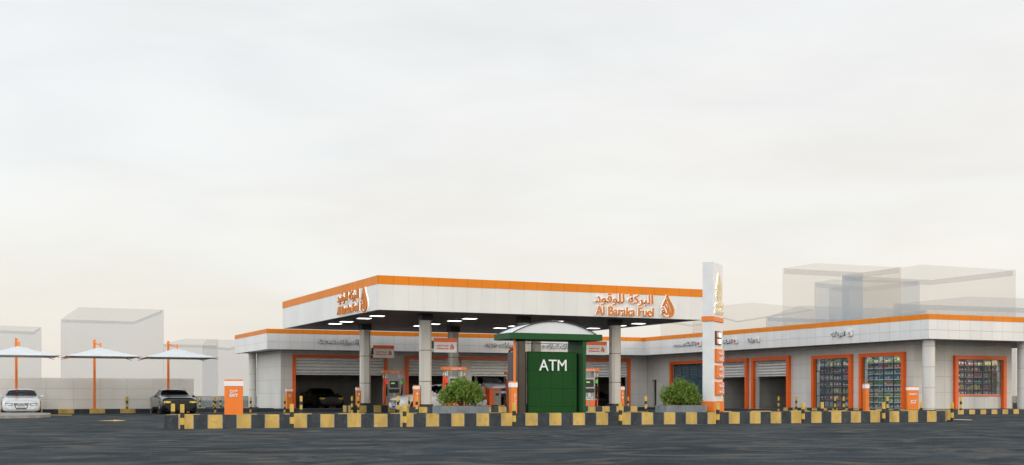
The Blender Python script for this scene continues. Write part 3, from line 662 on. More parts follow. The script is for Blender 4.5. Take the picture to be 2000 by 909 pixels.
# ================================================================ PUMPS
def pump(x, y, label):
    t = thing('fuel_pump', (x, y, .41), label, 'fuel pump', 'fuel pumps under the canopy')
    c = MB().box(-.40, .40, -.22, .22, 0, 1.62).build('cabinet', M['grey'], t, bevel=.015)
    MB().box(-.33, .33, -.245, -.221, 1.0, 1.55).build('display_frame', M['greyL'], t, bevel=.01)
    s = MB().box(-.285, .285, -.262, -.246, 1.06, 1.49).build('screen', M['black'], t); MB().box(-.2, .03, -.268, -.263, 1.3, 1.37).build('digits', M['digit'], s)
    MB().box(-.33, .33, -.24, -.221, .76, .97).build('keypad_panel', M['black'], t)
    for sx in (-1, 1):
        MB().box(min(sx * .05, sx * .37), max(sx * .05, sx * .37), -.24, -.221, .03, .32).build('lower_panel', M['orange'], t, bevel=.01)
        MB().box(sx * .40 - .045, sx * .40 + .045, -.16, .16, 1.621, 1.93).build('upright', M['greyL'], t)
        m = M['red'] if sx < 0 else M['grn']
        MB().box(sx * .47 - .065, sx * .47 + .065, -.262, -.232, 1.28, 1.46).build('grade_panel', m, t)
        n = MB().tube([(sx * .475, -.25, 1.25), (sx * .475, -.3, 1.05), (sx * .48, -.26, .82), (sx * .46, -.22, .6)], .045, 0).build('nozzle', M['rubber'], t)
    mb = MB()
    for dx in (-.60, -.50): mb.cyl(dx, -.1, 0, 1.62, .052, n=14)
    mb.build('hose_mast', M['orange'], t)
    MB().cyl(.585, -.1, 0, 1.62, .04, n=14).build('hose_mast', M['orange'], t)
    mb = MB()
    for dx in (-.62, -.5, .58): mb.cyl(dx, -.12, 1.66, 1.8, .035, n=10, r1=.02)
    mb.build('hose_fitting', M['white'], t)
    mb = MB(); mb.tube(catmull([(-.62, -.12, 1.72), (-.70, -.16, 1.3), (-.78, -.18, .6), (-.74, -.18, .15), (-.66, -.18, .05), (-.56, -.2, .2), (-.48, -.26, .62)], 4), .016)
    mb.build('hose', M['rubber'], t); mb = MB(); mb.tube(catmull([(.58, -.12, 1.72), (.64, -.16, 1.2), (.66, -.18, .6), (.6, -.2, .3), (.48, -.26, .62)], 4), .016); mb.build('hose', M['rubber'], t)
    b = MB().box(-.66, .66, -.25, .2, 1.93, 2.1).build('header', M['orangeL'], t, bevel=.012)
    mb = MB(); logo_block(mb, (-.22, -.252, 1.955), (1, 0, 0), (0, -1, 0), .55, .12, .006); mb.build('lettering', M['letter_s'], t)
    mb = MB(); put(mb, DROP, (-.07, -.222, .55), (1, 0, 0), (0, -1, 0), .16, .24, 0, .006); put(mb, tg('البركة للوقود', .03), (-.27, -.222, .44), (1, 0, 0), (0, -1, 0), .52, .1, 0, .006)
    put(mb, tg('Al Baraka Fuel', .03), (-.27, -.222, .35), (1, 0, 0), (0, -1, 0), .52, .07, 0, .006); mb.build('emblem', M['letter_s'], t)
    return t
P0 = pump(24.2, 59.25, 'fuel pump rising behind the left leafy bush')
dup(P0, (24.35, 69.3, .41), 'fuel pump between the two left columns, white car parked before it')
dup(P0, (32.25, 59.25, .41), 'fuel pump partly hidden by the right side of the green kiosk')
dup(P0, (32.5, 69.3, .41), 'fuel pump partly hidden by the left side of the green kiosk')

# payment cabinet + unit behind bush
x, d = onY(964.5, 69.0)
t = thing('service_cabinet', (x, 69.0, .41), 'grey and orange service cabinet with small black screen near the kiosk', 'cabinet')
MB().box(-.09, .40, -.2, .2, 0, .94).build('body', M['grey'], t, bevel=.01); MB().box(-.41, -.095, -.25, .2, 0, 1.03).build('side_panel', M['orange'], t, bevel=.01)
MB().box(-.09, .42, -.22, .22, .945, 1.05).build('top', M['orange'], t, bevel=.01); MB().box(.04, .25, -.215, -.201, .58, .74).build('screen', M['black'], t); MB().box(-.08, .40, -.21, -.201, .86, .9).build('stripe', M['orange'], t)
x, d = onY(936, 69.0)
t = thing('air_unit', (x, 69.0, .41), 'orange framed grey unit half hidden behind the left bush', 'dispenser')
MB().box(-.3, .24, -.2, .2, 0, 1.12).build('body', M['greyL'], t, bevel=.01); MB().box(.25, .33, -.24, .2, 0, 1.18).build('side_frame', M['orange'], t); MB().box(-.3, .249, -.24, .2, 1.125, 1.18).build('top_frame', M['orange'], t)

# ================================================================ SIGN PILLARS
def pillar(name, x, y, z, w, dp, h, label, rz=0, txt=None, icon=None, vertical=False):
    t = thing(name, (x, y, z), label, 'sign', None, rz); w2 = w / 2
    MB().box(-w2, w2, -dp / 2, dp / 2, 0, h - .21).build('body', M['orangeL'], t, bevel=.01)
    MB().box(-w2 - .012, w2 + .012, -dp / 2 - .012, dp / 2 + .012, h - .206, h - .05).build('white_band', M['letter_s'], t, bevel=.004)
    MB().box(-w2, w2, -dp / 2, dp / 2, h - .046, h).build('cap', M['orangeL'], t, bevel=.006)
    mb = MB(); f = -dp / 2 - .001
    if vertical and txt:
        L = h * .36; put(mb, tg(txt, .03), (-w2 * .1, f, h - .40), (0, 0, -1), (0, -1, 0), L, .075, 0, .012, up=(1, 0, 0))
    elif txt:
        for s, cz, hh, ww in txt: put(mb, tg(s, .03), (-ww / 2, f, cz), (1, 0, 0), (0, -1, 0), ww, hh, 0, .014)
    if icon: put(mb, icon[0], (icon[1], f, icon[2]), (1, 0, 0), (0, -1, 0), icon[3], icon[4], 0, .014)
    if mb.v: mb.build('lettering', M['letter_s'], t)
    return t
x, y = atd(456.5, 37.75)
pillar('exit_sign', x, y, .335, .565, .12, 1.17, 'wide orange EXIT sign with white band on the striped kerb', R(-19 + 8), [('خروج', .74, .12, .24), ('EXIT', .62, .1, .25)])
x, y = atd(1002, 40.75)
pillar('pillar_sign', x, y, .335, .22, .2, 1.15, 'slim orange pillar sign with vertical white writing left of the green kiosk', 0, 'مكينة صراف', vertical=True)
x, d = onY(700.2, 69.3)
pillar('pillar_sign', x, y := 69.3, .41, .3, .2, 1.1, 'small orange pillar sign beside the far left canopy column', 0, [('1', .62, .12, .1), ('2', .42, .12, .1)])
x, d = onY(813.2, 59.2)
pillar('pillar_sign', x, 59.2, .41, .3, .22, 1.13, 'small orange pillar sign left of the nearest canopy column', 0, [('3', .62, .12, .1), ('4', .42, .12, .1)])
x, d = onY(1214, 59.2)
pillar('pillar_sign', x, 59.2, .41, .26, .22, 1.12, 'small orange pillar sign right of the right canopy column', 0, [('7', .62, .12, .09), ('8', .42, .12, .09)])
x, d = onY(565, 77.2)
pillar('pillar_sign', x, 77.2, .15, .40, .25, 1.33, 'small orange pillar sign beside the car wash doorway', 0, [('غسلة', .86, .1, .2), ('سيارات', .74, .09, .2)])
x, y = atd(1691.5, 47.2)
pillar('pillar_sign', x, y, .335, .14, .5, 1.15, 'thin orange pillar sign seen edge-on before the second shop window', R(-30))
x, y = atd(1782, 64.2)
pillar('market_sign', x, y, .25, .66, .14, 1.24, 'wide orange MARKET sign with white shopping cart beside the round column', R(-12), [('MARKET', .78, .085, .43)], (IC_CART, -.19, .32, .4, .28))

# ================================================================ TOTEM
x0, y0 = atd(1393, 44.0)
ang = -R(25 + 0) + R(90) - R(24.2)   # long side direction
T = thing('price_totem', (x0, y0, .335), 'tall white totem with orange base, emblem and price panels', 'totem', None, R(90) - R(25) - R(23.9))
# local: +x along long side (away from viewer), +y towards left face; near edge at origin. right face = local y=0 facing -y
TW, TT, TH = 1.42, .40, 5.58
zt = lambda py: zof(py, 44.0) - .335
MB().box(0.0, TW, 0, TT, .0, .08).build('plinth', M['letter_r'], T); MB().box(-.04, TW + .04, -.04, TT + .04, .08, zt(784.4)).build('base', M['orangeL'], T, bevel=.01)
MB().box(0, TW, 0, TT, zt(784.4) + .002, zt(627.5)).build('lower_shaft', M['white'], T, bevel=.012); MB().box(-.03, TW + .03, -.03, TT + .03, zt(627.5) + .002, zt(618)).build('orange_band', M['orangeL'], T, bevel=.008)
MB().box(0, TW, 0, TT, zt(618) + .002, zt(511)).build('upper_shaft', M['white'], T, bevel=.012)
def tl(name, geo, x, z, w, h, m, d=.05, d0=0.): mb = MB(); put(mb, geo, (x, -.001, z), (1, 0, 0), (0, -1, 0), w, h, d0, d); return mb.build(name, M[m], T)
e0 = tl('emblem', DROPF, .30, zt(585.), .72, .98, 'letter_w', .03); mb = MB(); put(mb, DROP, (.30, -.001, zt(585)), (1, 0, 0), (0, -1, 0), .72, .98, .031, .08); mb.build('front_lettering', M['letter_g'], e0)
for s, z, h in (('البركة للوقود', zt(602), .24), ('Al Baraka Fuel', zt(612), .17)):
    a = tl('lettering', tg(s, .07), .12, z, 1.15, h, 'letter_w', .03); mb = MB(); put(mb, tg(s, .02), (.12, -.001, z), (1, 0, 0), (0, -1, 0), 1.15, h, .031, .07); mb.build('front_lettering', M['letter_g'], a)
p = MB().box(.26, 1.0, -.05, -.001, zt(673), zt(646)).build('price_board', M['black'], T)
for r, pr in enumerate(('91', '95')):
    z = zt(673) + .04 + .24 * (1 - r); MB().box(.30, .58, -.056, -.051, z, z + .19).build('grade_panel', M['orange'], p)
    mb = MB(); put(mb, tg(pr, .03), (.35, -.057, z + .03), (1, 0, 0), (0, -1, 0), .18, .13, 0, .008); mb.build('numerals', M['letter_s'], p)
    MB().box(.62, .95, -.056, -.051, z + .01, z + .18).build('display', M['screenlit'], p)
for (ya, yb), wd_ in (((681, 707), ('غسلة', 'زيوت')), ((713.5, 739.3), ('كفرات', 'بوفية')), ((746, 771.8), ('تموينات', 'صراف'))):
    p = MB().box(.22, 1.28, -.09, -.001, zt(yb), zt(ya)).build('service_panel', M['orangeL'], T, bevel=.01); h = zt(ya) - zt(yb)
    mb = MB()
    for k, s in enumerate(wd_):
        z = zt(yb) + h * (.58 - .46 * k); put(mb, tg(s, .03), (.5, -.091, z), (1, 0, 0), (0, -1, 0), .42, h * .26, 0, .014)
        put(mb, gl([([(0, 0), (1, 0), (1, 1), (0, 1), (0, 0)], .16)]), (.99, -.091, z + .02), (1, 0, 0), (0, -1, 0), .18, h * .26, 0, .014)
    mb.build('lettering', M['letter_s'], p)

# ================================================================ ATM KIOSK
AY = 36.85
ax0 = onY(997, AY)[0]; ax1 = onY(1176.7, AY)[0]; da = AY / ray(1087)[1]
A = thing('atm_kiosk', ((ax0 + ax1) / 2, AY, .335), 'dark green ATM kiosk with white barrel-vaulted roof behind the striped kerb', 'kiosk')
W = (ax1 - ax0) / 2; az = lambda py, px=1087: zof(py, AY / ray(px)[1]) - .335
zr0, zr1 = az(664.2), az(651.8); AD = 1.35
MB().box(-W, W, 0, AD, zr0, zr1).build('roof_fascia', M['greenP'], A, bevel=.01)
# barrel vault
def arc(x0, x1, zb, rise, n=28):
    c = (x0 + x1) / 2; w = (x1 - x0) / 2; r = (w * w + rise * rise) / (2 * rise); zc = zb + rise - r
    return [(c + r * math.sin(t), zc + r * math.cos(t)) for t in np.linspace(-math.asin(w / r), math.asin(w / r), n)]
rise = az(629.5) - zr1
P = arc(-W * .93, W * .86, zr1 + .002, rise); n = len(P)
mb = MB(); v = [(x, .07, z) for x, z in P] + [(x, AD - .05, z) for x, z in P]
mb.add(v, [(i, i + 1, n + i + 1, n + i) for i in range(n - 1)], 0, True); mb.add([(x, .07, z) for x, z in P], [tuple(range(n))]); mb.add([(x, AD - .05, z) for x, z in P], [tuple(range(n))])
fixn(mb.build('roof_vault', M['dome'], A))
mb = MB(); Q = arc(-W * .94, W * .87, zr1 + .002, rise + .022, 28)
for yy in (.03, AD - .06): mb.tube([(x, yy, z) for x, z in Q], .018)
mb.build('roof_rim', M['collar'], A)
ax = lambda px, Y: onY(px, Y)[0] - (ax0 + ax1) / 2
b0, b1 = ax(1031, AY + .25), ax(1125.6, AY + .25); bt = az(687)
MB().box(b0, b1, .22, .34, 0, bt).build('front_panel', M['green'], A, bevel=.01)
MB().box(b0 - .32, b0 - .002, .34, 1.2, 0, bt - .02).build('side_recess', M['collar'], A)  # solid dark box in place of the shade inside the kiosk gap
MB().box(b1 + .005, ax(1138, AY + .1), .5, 1.2, 0, bt - .03).build('side_panel', M['green'], A)
MB().box(ax(1137.6, AY + .1), ax(1143.8, AY + .1), .08, 1.2, 0, zr0).build('side_fin', M['greenP'], A, bevel=.006)
MB().box(ax(1010, AY + .3), ax(1025, AY + .3), .2, .55, 0, zr0).build('dark_column', M['steel'], A, bevel=.06)
MB().box(ax(1125.5, AY + 1.2), ax(1135, AY + 1.2), .95, 1.2, 0, zr0).build('rear_post', M['steel'], A, bevel=.02)
for px, yy in ((1005, .3), (1120, .95)): MB().cyl(ax(px, AY + yy), yy, 0, zr0, .042).build('orange_post', M['orangeL'], A)
MB().tube([(ax(1027, AY + .3), .3, az(671)), (ax(1138, AY + .3), .3, az(671))], .012).build('rail', M['rail'], A)
mb = MB(); put(mb, tg('ATM', 0.), (ax(1053, AY + .2), .219, az(724.3)), (1, 0, 0), (0, -1, 0), ax(1106, AY + .2) - ax(1053, AY + .2), az(702.6) - az(724.3), 0, .04); mb.build('lettering', M['letter_s'], A)

# ================================================================ PLANTERS AND BUSHES
def planter(px0, px1, d, h, label):
    x, y = atd((px0 + px1) / 2, d); w = (px1 - px0) * d / F / .93 / 2
    t = thing('planter', (x, y, .33), label, 'planter', 'granite planters on the median')
    MB().box(-w, w, -.35, .35, 0, h).build('trough', M['stone'], t, bevel=.012); MB().box(-w + .06, w - .06, -.29, .29, h - .05, h + .012).build('soil', mat('soil', (.05, .035, .02), .9), t)
    return x, y, w
def leaf_mat():
    m, nt, b = new_mat('bush_leaves'); setc(b, (.07, .13, .03), .5, 0, .3)
    oi = nt.nodes.new('ShaderNodeTexCoord'); n = nt.nodes.new('ShaderNodeTexNoise'); n.inputs['Scale'].default_value = 9; n.inputs['Detail'].default_value = 3
    nt.links.new(oi.outputs['Object'], n.inputs['Vector'])
    cr = nt.nodes.new('ShaderNodeValToRGB'); cr.color_ramp.elements[0].position = .35; cr.color_ramp.elements[0].color = (.075, .15, .024, 1)
    cr.color_ramp.elements[1].position = .65; cr.color_ramp.elements[1].color = (.32, .45, .075, 1)
    nt.links.new(n.outputs['Fac'], cr.inputs[0]); nt.links.new(cr.outputs[0], b.inputs['Base Color'])
    out = nt.nodes['Material Output']; tl_ = nt.nodes.new('ShaderNodeBsdfTranslucent'); nt.links.new(cr.outputs[0], tl_.inputs[0])
    mx = nt.nodes.new('ShaderNodeMixShader'); mx.inputs[0].default_value = .3; nt.links.new(b.outputs[0], mx.inputs[1]); nt.links.new(tl_.outputs[0], mx.inputs[2]); nt.links.new(mx.outputs[0], out.inputs[0])
    return m
LEAF = leaf_mat(); BARK = mat('bark', (.10, .07, .04), .8)
def bush(x, y, z, w, dp, h, label, seed, sprays=1500):
    rnd = random.Random(seed)
    t = thing('bush', (x, y, z), label, 'bush', 'clipped leafy bushes in the planters')
    mb = MB()
    for k in range(14):
        a = rnd.uniform(0, 6.28); r = rnd.uniform(.2, .8); mb.tube([(0, 0, -.05), (w * .3 * r * math.cos(a), dp * .3 * r * math.sin(a), h * .3), (w * .75 * r * math.cos(a), dp * .7 * r * math.sin(a), h * (.75 - .4 * r))], .012, n=5)
    mb.build('stems', BARK, t); mb = MB()
    lobes = [(rnd.uniform(-.66, .66), rnd.uniform(-.6, .6), rnd.uniform(.18, .5), rnd.uniform(.26, .40)) for _ in range(16)] + [(-.05, 0, .70, .34), (.3, .1, .58, .3), (-.1, -.2, .5, .45), (.15, -.3, .45, .42), (-.62, -.1, .2, .34), (.64, 0, .22, .34), (.4, -.2, .5, .4), (-.4, -.2, .42, .4)]
    for i in range(sprays):
        lx, ly, lz, lr = lobes[rnd.randrange(len(lobes))]
        u = Vector((rnd.gauss(0, 1), rnd.gauss(0, 1), rnd.gauss(0, 1) * .8 + .35)).normalized(); q = lr * (rnd.random() ** .22)
        P = Vector(((lx + u.x * q) * w, (ly + u.y * q) * dp, max(.01, (lz + u.z * q * .85)) * h))
        g = (u * .8 + Vector((0, 0, .8)) + Vector((rnd.uniform(-.3, .3), rnd.uniform(-.3, .3), 0))).normalized(); Ln = rnd.uniform(.06, .13) if rnd.random() < .93 else rnd.uniform(.15, .24)
        for k in range(7):
            b = P + g * Ln * k / 6; sd = g.cross(Vector((rnd.uniform(-1, 1), rnd.uniform(-1, 1), rnd.uniform(-1, 1)))).normalized()
            dr = (g * .55 + sd).normalized(); l = rnd.uniform(.034, .06); wd2 = dr.cross(g).normalized() * l * .27
            mb.add([b, b + dr * l * .5 + wd2, b + dr * l, b + dr * l * .5 - wd2], [(0, 1, 2, 3)])
    mb.build('foliage', LEAF, t); return t
x, y, w = planter(852, 948, 40.9, .32, 'grey granite planter left of the green kiosk'); bush(x, y + .02, .62, w * .98, .46, 1.0, 'leafy green bush in the planter left of the green kiosk', 3, 4600)
x, y, w = planter(1286, 1374, 43.6, .32, 'grey granite planter at the foot of the totem'); bush(x, y + .02, .62, w * .95, .46, .96, 'leafy green bush in the planter beside the totem', 8, 4600)

# ================================================================ STRIPED POSTS
PMC = {}
def post_mesh(H):
    if H in PMC: return PMC[H]
    seq = [('Y', .24), ('K', .155), ('Y', .2), ('K', .165), ('Y', .17)]; mb = MB(); z = H; r = .062
    for i, (c, l) in enumerate(seq):
        zb = max(0, z - l) if i < 4 else 0
        if z <= .001: break
        mi = 0 if c == 'Y' else 1; n = 20; a = [2 * math.pi * k / n for k in range(n)]; rr = r
        v = [(rr * math.cos(q), rr * math.sin(q), zb) for q in a] + [(rr * math.cos(q), rr * math.sin(q), z - (.012 if i == 0 else 0)) for q in a]
        mb.add(v, [(k, (k + 1) % n, n + (k + 1) % n, n + k) for k in range(n)], mi, True)
        if i == 0:
            v = [(rr * math.cos(q), rr * math.sin(q), z - .012) for q in a] + [(rr * .8 * math.cos(q), rr * .8 * math.sin(q), z) for q in a]
            mb.add(v, [(k, (k + 1) % n, n + (k + 1) % n, n + k) for k in range(n)], mi, True); mb.add(v[n:], [tuple(range(n))], mi)
        z = zb
    PMC[H] = mb.mesh('bollard', [M['postY'], M['postK']]); return PMC[H]
def post(px, d, H, base, label):
    x, y = atd(px, d); o = bpy.data.objects.new('bollard', post_mesh(H)); COL.objects.link(o); o.location = (x, y, base)
    o.rotation_euler = (R(random.uniform(-.6, .6)), R(random.uniform(-.6, .6)), random.uniform(0, 6)); tag(o, label, 'bollard', 'yellow and black striped bollards')
fr = [(356, 'on the road at the left end of the long striped kerb'), (570, 'on the road before the kerb, in line with the car wash doorway'), (790, 'on the road before the kerb, left of the left planter'),
      (1004, 'on the road in front of the slim pillar sign by the kiosk'), (1212, 'on the road before the kerb, right of the green kiosk'), (1402, 'on the road directly before the totem base'),
      (1568.5, 'on the road before the kerb, left of the first shop window'), (1726, 'on the road before the kerb, below the second shop window'), (1859.5, 'on the road just past the right end of the long kerb')]
for px, l in fr: post(px, F / (67 - 16 * (px - 356) / 1503.5), .746, 0, 'striped bollard ' + l)
for px, d, l in ((337.5, 37.75, 'standing inside the left tip of the kerbed median'), (1606, 46.6, 'standing behind the long kerb before the left shop window'), (1799, 48.6, 'standing behind the long kerb near its right end')):
    post(px, d, .746, .0, 'striped bollard ' + l)
for px, yt, d, l in ((588, 773.9, 54, 'on the forecourt in front of the dark car in the car wash'), (777.5, 773.9, 54, 'in front of the nose of the white car at the pumps'), (1261.7, 774, 58, 'on the forecourt before the bare wall left of the slot door'),
                     (556, 776, 72, 'beside the small sign at the car wash doorway'), (489.5, 775.7, 73, 'near the round column at the left corner of the building'), (799, 775.3, 66.5, 'left of the pillar sign by the nearest canopy column'),
                     (814, 775.2, 57.8, 'directly in front of the pillar sign by the nearest canopy column'), (687.7, 774.8, 67.9, 'left of the pillar sign at the far left column'), (700, 774.8, 67.6, 'directly in front of the pillar sign at the far left column'),
                     (1226.4, 775, 69, 'right of the small sign past the right canopy column'), (1411.5, 774.6, 58, 'peeking out behind the right side of the totem'), (1520.7, 775, 74, 'in front of the open shutter bay nearest the shop'),
                     (1555, 775, 72.5, 'before the wall between the shutter bay and the shop'), (1631, 775, 69, 'before the left shop window, left one of its close pair'), (1648, 775, 68.7, 'before the left shop window, right one of its close pair'),
                     (1733.5, 775, 63.5, 'on the far side of the median before the second shop window'), (113, 775, 68.6, 'at the parking kerb just right of the white parked car'), (248, 775, 69, 'at the parking kerb left of the black parked car'),
                     (390.8, 775.6, 88, 'far away, just right of the black parked car'), (417, 775.6, 86, 'far away, behind the paired one left of the EXIT sign'), (420.3, 775.6, 71, 'nearer one of the overlapping pair left of the EXIT sign'), (430.8, 775.6, 88, 'far away, closest to the EXIT sign on its left')):
    zt_ = zof(yt, d); post(px, d, round(zt_, 2), 0, 'striped bollard ' + l)
post(1876.6, 62.2, .69, .25, 'striped bollard on the raised pavement below the window round the corner')

# ================================================================ SHADE SAILS
def shade(xp, label):
    t = thing('parking_shade', (xp, 71.45, .245), label, 'sunshade', 'cantilever shades over the parking bays')
    MB().box(-.16, .16, -.16, .16, 0, .03).build('base_plate', M['orangeL'], t)
    MB().cyl(0, 0, .03, 3.9, .075, r1=.07).build('pole', M['orangeL'], t)
    cy = -3.0; hs = 1.9; ze, za = 2.84, 3.36
    mb = MB(); n = 10; V = []
    for j in range(n + 1):
        for i in range(n + 1):
            u, v = -1 + 2 * i / n, -1 + 2 * j / n; m = max(abs(u), abs(v)); c = abs(u * v)
            m2 = max(0., (m - .1) / .9)
            z = za - (za - ze) * (m2 ** .92) - .05 * math.sin(math.pi * min(1, m)) * (1 - c)
            k = 1 - .03 * (1 - abs(min(abs(u), abs(v))) ) * (m ** 6)
            V.append((u * hs * k, cy + v * hs * k, z))
    mb.add(V, [(j * (n + 1) + i, j * (n + 1) + i + 1, (j + 1) * (n + 1) + i + 1, (j + 1) * (n + 1) + i) for j in range(n) for i in range(n)], 0, True)
    s = mb.build('canvas', M['canvas'], t); sd = s.modifiers.new('thick', 'SOLIDIFY'); sd.thickness = .03
    MB().cyl(0, cy, za - .02, za + .24, .055, r1=.04).build('finial', M['orangeL'], t)
    MB().tube([(0, 0, 3.72), (0, cy, za + .10)], .035).build('arm', M['orangeL'], t)
    MB().tube([(0, 0, 3.0), (0, cy * .5, 2.97), (0, cy, za - .25)], .03).build('strut', M['orangeL'], t)
    for a, b in ((-1, -1), (1, -1), (-1, 1), (1, 1)):
        MB().tube([(0, cy, za - .15), (a * hs * .97, cy + b * hs * .97, ze - .11)], .018).build('rib', M['orangeL'], t)
    return t
s0 = shade(3.35, 'leftmost white pyramid sunshade on an orange pole, over the white car')
dup(s0, (7.42, 71.45, .245), 'middle one of the three white pyramid sunshades, its orange pole fully visible'); dup(s0, (11.46, 71.45, .245), 'rightmost white pyramid sunshade on an orange pole, over the black car')

# ================================================================ CARS
def hermite(T, Y, x):
    T = np.array(T); Y = np.array(Y); m = np.gradient(Y, T) * .6; x = np.clip(x, T[0], T[-1]); i = np.clip(np.searchsorted(T, x) - 1, 0, len(T) - 2)
    h = T[i + 1] - T[i]; s = (x - T[i]) / h
    return (2 * s ** 3 - 3 * s ** 2 + 1) * Y[i] + (s ** 3 - 2 * s ** 2 + s) * h * m[i] + (-2 * s ** 3 + 3 * s ** 2) * Y[i + 1] + (s ** 3 - s ** 2) * h * m[i + 1]
COUPE = dict(T=[0, .07, .2, .45, 1.0, 1.5, 2.15, 2.6, 3.2, 3.95, 4.2, 4.55, 4.7], z0=[.30, .2, .18, .17, .17, .17, .17, .17, .17, .18, .2, .26, .36],
             zs=[.58, .64, .69, .74, .82, .88, .91, .92, .93, .94, .93, .89, .82], zr=[.62, .69, .75, .81, .90, .96, 1.32, 1.38, 1.35, 1.08, 1.0, .95, .86],
             w=[.70, .80, .88, .92, .93, .93, .93, .93, .93, .93, .92, .88, .78], wr=[.4, .5, .6, .68, .74, .77, .66, .63, .62, .66, .66, .62, .5], wc=[.62, .72, .78, .82, .84, .86, .85, .84, .84, .85, .84, .8, .7])
MUSCLE = dict(COUPE); MUSCLE.update(zs=[.68, .76, .82, .86, .90, .93, .94, .95, .96, .97, .96, .92, .86], zr=[.76, .85, .90, .93, .97, 1.0, 1.33, 1.39, 1.36, 1.12, 1.04, 1.0, .92], w=[.80, .87, .92, .94, .94, .94, .94, .94, .95, .95, .93, .9, .8])
SEDAN = dict(COUPE); SEDAN.update(zr=[.66, .74, .80, .86, .95, 1.0, 1.40, 1.46, 1.44, 1.16, 1.06, 1.0, .92], zs=[.62, .68, .73, .78, .86, .92, .96, .97, .98, .99, .98, .94, .86])
HATCH = dict(COUPE); HATCH.update(zr=[.74, .84, .90, .96, 1.02, 1.08, 1.46, 1.52, 1.52, 1.42, 1.30, 1.0, .92], zs=[.66, .74, .79, .84, .90, .96, .98, 1.0, 1.02, 1.03, 1.02, .94, .86])
